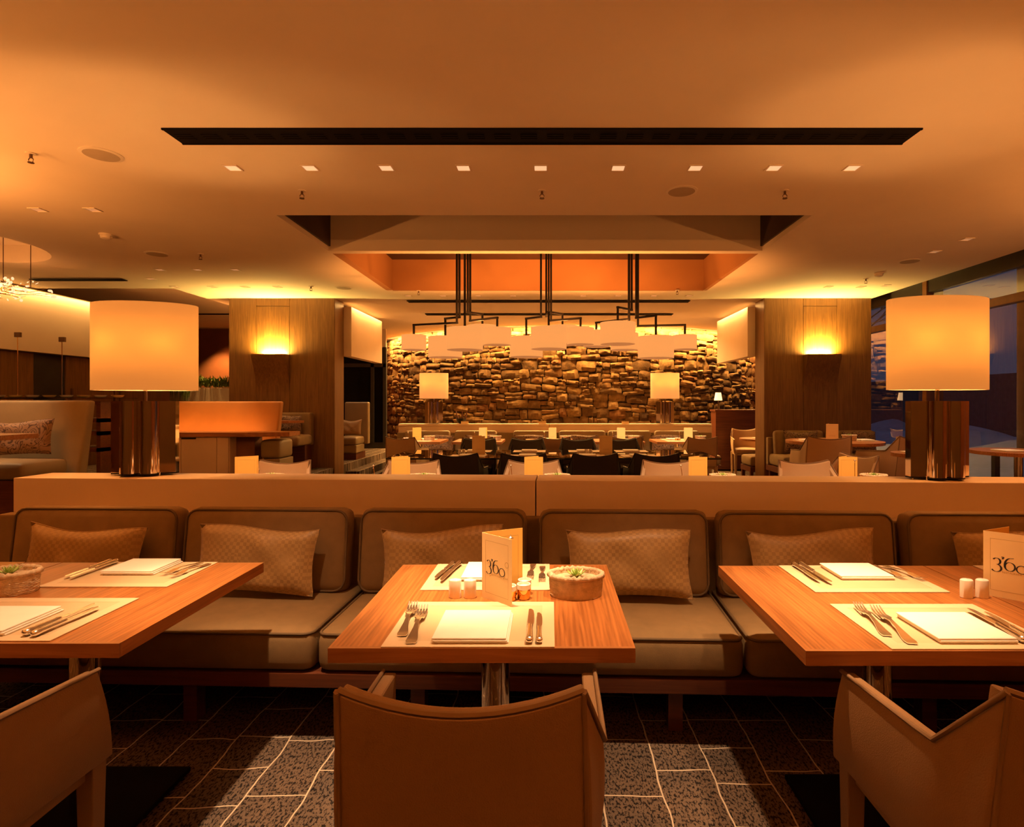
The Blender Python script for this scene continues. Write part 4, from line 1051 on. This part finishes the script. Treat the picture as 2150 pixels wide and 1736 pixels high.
# reception desk, little lamp, chair and table beyond the far row
ds = thing('reception_desk', 'dark timber reception desk at the right end of the stone wall', 'desk', (0, 0, 0))
a0 = P(1497, 0, 11.75).x; 
B().box(a0, a0 + 1.5, 11.55, 11.6, .03, 1.20).obj('front_panel', 'dark_wood', ds); B().box(a0, a0 + .05, 11.6, 11.9, .03, 1.20).obj('side_panel', 'dark_wood', ds); B().box(a0 + 1.45, a0 + 1.5, 11.6, 11.9, .03, 1.20).obj('side_panel', 'dark_wood', ds)
B().box(a0 - .02, a0 + 1.52, 11.53, 11.92, 1.201, 1.235).obj('top', 'dark_wood', ds); B().box(a0 + .02, a0 + 1.48, 11.58, 11.88, 0, .03).obj('plinth', 'black_plate', ds)
p = P(1508, 0, 11.75)
t = thing('desk_lamp', 'tiny glowing cone-shade lamp on the reception desk', 'lamp', (p.x, 11.75, 1.235))
B().cyl(0, 0, 0, .012, .05, 16).obj('base', 'fixture_dark', t); B().cyl(0, 0, .012, .20, .006, 8).obj('stem', 'fixture_dark', t)
B().lathe([(.082, .19), (.055, .35)], 24, caps=False).obj('shade', 'small_shade', t, smooth=60)
t = thing('side_table', 'small round oak table partly hidden by the right pillar', 'table', (P(1597, 0, 10.4).x, 10.30, 0))
B().cyl(0, 0, .70, .735, .40, 36).obj('tabletop', 'counter_wood', t); B().cyl(0, 0, .02, .70, .04, 16).obj('pedestal', 'chrome', t, smooth=50); B().cyl(0, 0, 0, .02, .22, 24).obj('foot', 'black_plate', t)
napkin('white napkin on the small table by the right pillar', P(1597, 0, 10.4).x - .08, 10.25, z=.7353, group='napkin by the pillar')
pale((P(1563, 0, 11.1).x, 11.0, 0), PI * .95, 'pale leather chair standing left of the right pillar', 'pale chairs by the pillars')
st_ = thing('ottoman_seat', 'low olive upholstered stool half hidden by the right pillar', 'stool', (P(1588, 0, 9.6).x, 9.55, 0))
b = B(); rbox(b, .20, .24, .08, .04, .02, (0, 0, .42)); b.obj('seat', 'bench_fabric', st_, smooth=60)
B().box(-.2, .2, -.24, .24, .25, .335).obj('frame', 'dark_wood', st_)
for x in (-.17, .17):
    for y in (-.2, .2): B().box(x - .025, x + .025, y - .025, y + .025, 0, .25).obj('leg', 'dark_wood', st_)

# ================================================================== RIGHT-HAND SEATING AGAINST THE PILLAR
Z0 = .15
bn2 = thing('bench', 'olive upholstered bench against the right timber pillar', 'bench', (4.13, 8.5, Z0))
B().box(-.80, .80, -.30, .32, .20, .28).obj('seat_frame', 'dark_wood', bn2)
for x in (-.74, .74):
    for y in (-.26, .26): B().box(x - .03, x + .03, y - .03, y + .03, 0, .20).obj('leg', 'dark_wood', bn2)
b = B(); rbox(b, .78, .30, .085, .045, .02, (0, 0, .37)); b.obj('seat_cushion', 'bench_fabric', bn2, smooth=60)
B().box(-.80, .80, .24, .32, .28, .70).obj('back_board', 'bench_fabric', bn2, bevel=.015)
for x in (-.37, .42):
    b = B(); rbox(b, .375, .06, .20, .05, 0, M=T(x, .16, .61) @ Matrix.Rotation(tl, 4, 'X')); b.obj('back_cushion', 'bench_fabric', bn2, smooth=60)
pillow('scroll-patterned pillow on the bench by the right pillar', (3.75, 8.535, .80), .52, .32, 'scroll_fabric', (math.radians(-9), 0, 0), .046, 'scroll pillows by the right pillar', 60)
pillow('scroll-patterned pillow at the window end of the right pillar bench', (4.62, 8.535, .80), .50, .32, 'scroll_fabric', (math.radians(-9), 0, 0), .046, 'scroll pillows by the right pillar', 61)
def roundtable(label, x, y, z, r):
    t = thing('round_table', label, 'table', (x, y, z), 0, 'round oak tables by the window')
    B().cyl(0, 0, .715, .75, r, 44).obj('tabletop', 'counter_wood', t); B().cyl(0, 0, .02, .715, .045, 18).obj('pedestal', 'chrome', t, smooth=50); B().cyl(0, 0, 0, .02, .25, 28).obj('foot', 'black_plate', t)
roundtable('round oak table in front of the right pillar bench', 3.60, 7.25, Z0, .57)
menu('pale folded menu card on the round table by the right pillar', 3.50, 7.25, -8, 50, z=Z0 + .75, front=False, group='menu card on the round table')
basket('dark rope basket on the round table by the right pillar', 3.78, 7.22, z=Z0 + .75, group='basket on the round table')
for x, lb in ((3.27, 'white napkin at the left of the round table'), (3.98, 'white napkin at the right of the round table')):
    placemat('placemat under the ' + lb, x - .14, x + .14, 7.10, 7.38, Z0 + .75, 'placemats on the round table'); napkin(lb, x, 7.24, .17, .17, z=Z0 + .7535, group='napkins on the round table')
pale((3.05, 6.42, Z0), -.15, 'pale leather armchair with its back to the camera at the round table', 'pale chairs by the window')
pale((3.86, 6.50, Z0), .45, 'pale leather armchair at the window side of the round table', 'pale chairs by the window')
pale((2.86, 5.65, 0), 1.9, 'pale leather armchair turned to the left beside the right lamp', 'pale chairs by the window')
roundtable('round oak table hidden behind the right lamp base', 3.60, 5.50, Z0, .28)
napkin('white napkin on the table behind the right lamp base', 3.50, 5.45, .2, .2, z=Z0 + .7502, group='napkin behind the lamp')
roundtable('round oak table at the right edge by the window', 4.72, 5.75, Z0, .42)
napkin('white napkin on the table at the right edge by the window', 4.55, 5.68, .2, .2, z=Z0 + .7502, group='napkin by the window')
pale((4.60, 5.10, 0), 0.0, 'pale leather armchair at the right edge below the window', 'pale chairs by the window')

cu = thing('curtain', 'dark sheer curtain gathered in vertical folds at the right edge of the window', 'curtain', (5.47, 6.15, .02))
B().grid(lambda u, v: (.028 * math.sin(u * 44) * (1 - .25 * v), -.55 + 1.1 * u, 3.08 * v), 90, 2).obj('cloth', 'curtain_cloth', cu, smooth=70)
B().tube([(0, -.6, 3.1), (0, .6, 3.1)], .012, 8).obj('rail', 'sill_dark', cu)

# ================================================================== OUTSIDE
def terrace_table(x, y, lb):
    t = thing('terrace_table', lb, 'table', (x, y, .0), 0, 'dark terrace tables outside'); B().box(-.45, .45, -.45, .45, .68, .74).obj('tabletop', 'outside_grey', t)
    for sx in (-.38, .38):
        for sy in (-.38, .38): B().box(sx - .035, sx + .035, sy - .035, sy + .035, -.1, .68).obj('leg', 'bark', t)
terrace_table(6.6, 7.6, 'dark square terrace table outside, nearer the window'); terrace_table(7.9, 8.6, 'dark square terrace table outside, farther into the snow')
p = thing('snow_patch', 'small cap of snow on the nearer terrace table', 'snow', (6.6, 7.5, .74)); B().lathe([(.16, 0), (.14, .03), (.07, .05), (.005, .055)], 18).obj('cap', 'snow', p, smooth=60)
def bare_tree(x, y, h, sd_, lb):
    t = thing('bare_tree', lb, 'tree', (x, y, 0), 0, 'bare winter trees outside'); rt = random.Random(sd_); b = B()
    B().tube([(0, 0, -.2), (.05, .02, h * .45), (.02, 0, h * .55)], [.12, .09, .07], 8).obj('trunk', 'bark', t)
    def br(p, d, l, r, n):
        q = p + d * l; b.tube([p, (p + q) / 2 + Vector((rt.uniform(-.05, .05), rt.uniform(-.05, .05), 0)), q], [r, r * .8, r * .6], 4)
        if n:
            for _ in range(3): br(q, (d + Vector((rt.uniform(-.7, .7), rt.uniform(-.7, .7), rt.uniform(-.2, .4)))).normalized(), l * .75, r * .6, n - 1)
    for k in range(6): br(Vector((.02, 0, h * rt.uniform(.38, .55))), Vector((math.cos(k), math.sin(k), rt.uniform(.4, 1.1))).normalized(), h * .17, .035, 4)
    o = b.obj('branches', 'bark', t)
bare_tree(11.5, 9.5, 7., 3, 'bare winter tree outside at the upper right'); bare_tree(9.0, 17.0, 6.5, 5, 'bare winter tree outside beside the mullion')

# ================================================================== RAISED BOOTHS ON THE LEFT
ZP = .37
def booth(label, x0, x1, y, top, depth, mat='booth_leather', seat=True, d=.14):
    """high back along X at depth y, seat towards the camera"""
    t = thing('booth', label, 'booth', ((x0 + x1) / 2, y, ZP), 0, 'high-backed booths'); hx = (x1 - x0) / 2
    b = B(); n = 10
    def f(sgn):
        def g(u, v):
            x = u * 2 - 1; e = 1 - .0 * v; z = (top - ZP) * v
            flare = .05 * v * v
            return (x * (hx - .06 * (1 - v)) , sgn * d / 2 * (1 - .35 * v) + .10 * v, z)
        return g
    vs = [f(-1)(i / 12, j / 8) for j in range(9) for i in range(13)] + [f(1)(i / 12, j / 8) for j in range(9) for i in range(13)]
    N = 117; fs = []
    for j in range(8):
        for i in range(12): a = j * 13 + i; q = (a, a + 1, a + 14, a + 13); fs += [q, tuple(k + N for k in q)[::-1]]
    rim = [i for i in range(13)] + [13 * j + 12 for j in range(1, 9)] + [104 + i for i in range(11, -1, -1)] + [13 * j for j in range(7, 0, -1)]
    for k in range(len(rim)): a, c = rim[k], rim[(k + 1) % len(rim)]; fs.append((a, c, c + N, a + N))
    b.add(vs, fs); b.obj('back', mat, t, smooth=40, bevel=.03, seg=3)
    if seat:
        B().box(-hx + .1, hx - .1, -depth - .05, -.08, 0, .33).obj('plinth', 'dark_wood', t)
        b = B(); rbox(b, hx - .08, depth / 2, .075, .045, .02, (0, -.08 - depth / 2, .41)); b.obj('seat', mat, t, smooth=60)
    return t
booth('high olive booth back at the left edge with a scroll pillow', -6.35, -4.52, 5.55, 1.405, .5)
pillow('scroll-patterned pillow on the booth at the left edge', (-4.98, 5.37, 1.055), .60, .33, 'scroll_fabric', (math.radians(-8), -.03, .03), .055, 'scroll pillow in the left booth', 71)
t = thing('booth_table', 'oak booth table whose corner enters at the left edge', 'table', (-5.1, 4.72, ZP), 0)
B().box(-.6, .68, -.20, .22, .71, .75).obj('tabletop', 'counter_wood', t); B().cyl(0, 0, .02, .71, .04, 16).obj('pedestal', 'chrome', t); B().cyl(0, 0, 0, .02, .2, 24).obj('foot', 'black_plate', t)
booth('booth with its glowing orange back turned to the camera above the oak counter', -5.95, -3.80, 8.02, 1.40, .3, 'booth_orange_lit', False)
bs = thing('bench', 'pale bench end below the oak counter beside the left pillar', 'bench', (-3.67, 7.68, ZP))
b = B(); rbox(b, .13, .20, .12, .04, .01, (0, 0, .40)); b.obj('seat_cushion', 'booth_leather', bs, smooth=60); B().box(-.15, .13, -.2, .2, 0, .275).obj('base', 'booth_leather', bs, bevel=.01)
# oak topped service counter
p0, p1 = P(320, 0, 7.3).x, P(600, 0, 7.3).x
sv = thing('service_counter', 'oak-topped service counter with cream cabinet doors behind the left lamp', 'counter', (p0, 7.3, 0))
tw = p1 - p0
b = B(); b.prism([(0, 0), (tw - .55, 0), (tw, .10), (tw, .42), (0, .42)], .945, 1.0); b.obj('worktop', 'counter_wood', sv)
cw = P(480, 0, 7.32).x - p0
B().box(0, cw, .05, .40, .0, .944).obj('carcass', 'white_panel', sv)
cuts = [P(q, 0, 7.33).x - p0 for q in (320, 380, 455, 480)]
for a, c in zip(cuts, cuts[1:]):
    d_ = B().box(a + .003, c - .003, .03, .05, .04, .935).obj('door', 'white_panel', sv, bevel=.002)
    if c - a > .2: B().box(a + .01, a + (c - a) * .42, .022, .03, .915, .932).obj('handle', 'black_metal', d_)
B().box(cw, tw - .5, .2, .40, .0, .944).obj('back_panel', 'brown_wall', sv)
# bench and table by the left pillar
bl = thing('bench', 'olive bench with scroll pillow against the left timber pillar', 'bench', (-3.99, 8.55, ZP))
B().box(-.30, .34, .16, .30, .36, .86).obj('back', 'bench_fabric', bl, bevel=.04, seg=3)
b = B(); rbox(b, .36, .26, .075, .045, .02, (.0, -.06, .45)); b.obj('seat', 'bench_fabric', bl, smooth=60); B().box(-.3, .3, .05, .28, 0, .372).obj('plinth', 'dark_wood', bl)
pillow('scroll-patterned pillow on the bench by the left pillar', (-3.99, 8.645, 1.06), .47, .27, 'scroll_fabric', (math.radians(-4), 0, 0), .045, 'scroll pillow by the left pillar', 73)
t = thing('booth_table', 'small oak table beside the glowing booth back', 'table', (-4.02, 8.36, ZP)); 
b = B(); b.prism([(-.55, -.16), (.25, -.14), (.40, .05), (.25, .10), (-.55, .14)], .715, .75); b.obj('tabletop', 'counter_wood', t); B().cyl(-.44, -.06, .02, .715, .03, 16).obj('pedestal', 'chrome', t); B().cyl(-.44, -.06, 0, .02, .07, 20).obj('foot', 'black_plate', t)
napkin('white napkin on the small table beside the glowing booth back', -4.1, 8.34, .2, .18, z=ZP + .7502, group='napkin by the left pillar')
# booth by the dark window
bk = thing('booth', 'pale high-backed seat by the dark window with a gold pillow', 'booth', (P(748, 0, 10.4).x, 10.4, .37))
B().box(-.25, .18, .10, .24, .25, 1.02).obj('back', 'booth_leather', bk, bevel=.03, seg=3); B().box(-.25, .12, -.35, .10, .12, .26).obj('base', 'booth_leather', bk, bevel=.02)
b = B(); rbox(b, .185, .23, .07, .04, .02, (-.065, -.12, .33)); b.obj('seat', 'booth_leather', bk, smooth=60); B().box(-.22, .1, -.3, .2, 0, .12).obj('plinth', 'dark_wood', bk)
pillow('gold pillow on the seat by the dark window', (P(735, 0, 10.3).x - .02, 10.38, .93), .40, .28, 'check_fabric', (math.radians(-12), 0, 0), .05, 'pillow by the dark window', 75)

# planter with trailing greenery against the back bay
pla = thing('planter', 'long cream planter with green and trailing plants behind the left lamp', 'planter', (0, 0, 0))
x0, x1 = P(240, 0, 12).x, P(482, 0, 12).x; zt = P(0, 815, 12).z
B().box(x0, x1, 12, 12.45, .37, zt).obj('trough', 'wall_paint', pla, bevel=.006); B().box(x0 + .02, x1 - .02, 12.03, 12.42, zt, zt + .02).obj('soil', 'soil', pla)
rp = random.Random(9); b = B()
def blade(b, p, d, l, w):
    u = d.cross(Vector((0, 0, 1))); u = (u if u.length > .01 else Vector((1, 0, 0))).normalized() * w; q = p + d * l * .55 + Vector((0, 0, .02)); e = p + d * l
    b.add([p - u * .4, p + u * .4, q + u, q - u, e], [(0, 1, 2, 3), (3, 2, 4)])
for k in range(1600):
    p = Vector((rp.uniform(x0 + .03, x1 - .03), rp.uniform(12.02, 12.4), zt + .015)); h = .18 + .22 * max(0, math.sin(p.x * 5.5)) ** 2
    blade(b, p + Vector((0, 0, rp.uniform(0, h * .6))), Vector((rp.uniform(-.7, .7), rp.uniform(-.9, .3), rp.uniform(.3, 1))).normalized(), rp.uniform(.08, .20), .013)
o = b.obj('leaves', 'foliage', pla); o['kind'] = 'stuff'
b = B()
for k in range(70):
    p = Vector((P(rp.choice((345, 355, 366, 388, 395)), 0, 12).x + rp.uniform(-.08, .08), 11.98, zt + .03)); l = rp.uniform(.12, .34); blade(b, p, Vector((rp.uniform(-.15, .15), -.12, -1)).normalized(), l, .010)
o = b.obj('trailing_leaves', 'foliage', pla); o['kind'] = 'stuff'
spot('planter_spot', (P(445, 0, 14).x, 14.2, 3.2), (P(455, 0, 14.9).x, 14.9, 1.6), 260, 60, .7, .04, COVE)
spot('planter_spot', (P(440, 0, 12).x, 11.9, 3.2), (P(440, 0, 12.2).x, 12.25, 1.6), 200, 40, .7, .04, COVE)

# glass-topped buffet hung on cables along the service wall
bf = thing('buffet', 'glass-topped buffet shelf hung on thin cables along the service wall', 'buffet', (0, 0, 0))
B().box(-7.3, P(283, 0, 7.3).x, 6.9, 7.35, 1.43, 1.445).obj('glass_shelf', 'clear_glass', bf)
B().box(-7.3, P(262, 0, 7.4).x, 7.0, 7.4, 1.36, 1.40).obj('tray', 'dark_wood', bf)
xw = P(262, 0, 7.4).x
for z in (.78, .98, 1.14): B().box(-7.2, xw, 7.0, 7.4, z, z + .05).obj('shelf', 'dark_wood', bf)
B().box(-7.2, -7.15, 7.0, 7.4, .37, 1.36).obj('side_panel', 'dark_wood', bf); B().box(xw - .05, xw, 7.0, 7.4, .37, 1.36).obj('side_panel', 'dark_wood', bf)
for px, py in ((40, 703), (133, 713)):
    p = P(px, py, 7.55 if px == 40 else 7.3 * 1.0); p.y = 7.2; p = P(px, py, 7.2)
    B().box(p.x - .035, p.x + .035, 7.17, 7.2, p.z - .03, p.z + .03).obj('cable_block', 'fixture_dark', bf); B().tube([(p.x, 7.18, p.z - .03), (p.x, 7.18, 1.445)], .005, 6).obj('cable', 'brass', bf)
for k in range(9):
    x = -7.0 + k * .21; lb = 'small glass dish on the buffet shelf, %s from the left' % ORD[k]
    t = thing('glass_dish', lb, 'dish', (x, 7.03, 1.4455), 0, 'glass dishes on the buffet'); B().lathe([(.03, 0), (.055, .008), (.07, .03), (.064, .03), (.05, .012), (.005, .008)], 18).obj('bowl', 'porcelain' if k % 2 else 'candle_jar', t, smooth=50)

# ================================================================== ROOM LAMPS
for px in NEARX:
    p = onceil(px, 352, CZ - .03); spot('row_spot', p, (p.x, p.y + .35, .75), 34, 70, .9, .04)
for x, y, e in ((-2.17, 9.4, 70), (-1.15, 9.4, 70), (0, 9.4, 70), (1.13, 9.4, 80), (2.12, 9.4, 80)):
    spot('far_table_spot', (x, 8.45, 2.97), (x + .05, 9.55, .85), e * 4.5, 34, .9, .04)
for x in (-2.36, -1.12, -.05, 1.20, 2.42): spot('mid_table_spot', (x, 3.75, 2.97), (x, 4.45, .8), 215, 38, .8, .04)
for x, y, e in ((3.6, 7.1, 110), (3.5, 5.4, 70), (4.8, 5.7, 70), (-5.3, 5.1, 150), (-4.7, 7.6, 90), (-4.0, 8.0, 40), (-3.7, 10.2, 50)): spot('side_spot', (x, y, 2.97), (x, y + .15, .9), e, 48, .8, .04)

area('counter_strip', (-4.85, 7.80, 1.03), 1.7, .03, (math.radians(110), 0, 0), 2.6, WARM)
for x in (-8.2, -7.2, -6.2): spot('bay_washer', (x, 13.9, 3.25), (x, 14.9, 1.7), 120, 75, .8, .05, WARM)
area('bay_fill', (-5.5, 11.5, 2.6), .06, 5.0, (0, PI - .3, 0), 20, WARM)  # added fill that brightens the dim raised bay, no fitting behind it
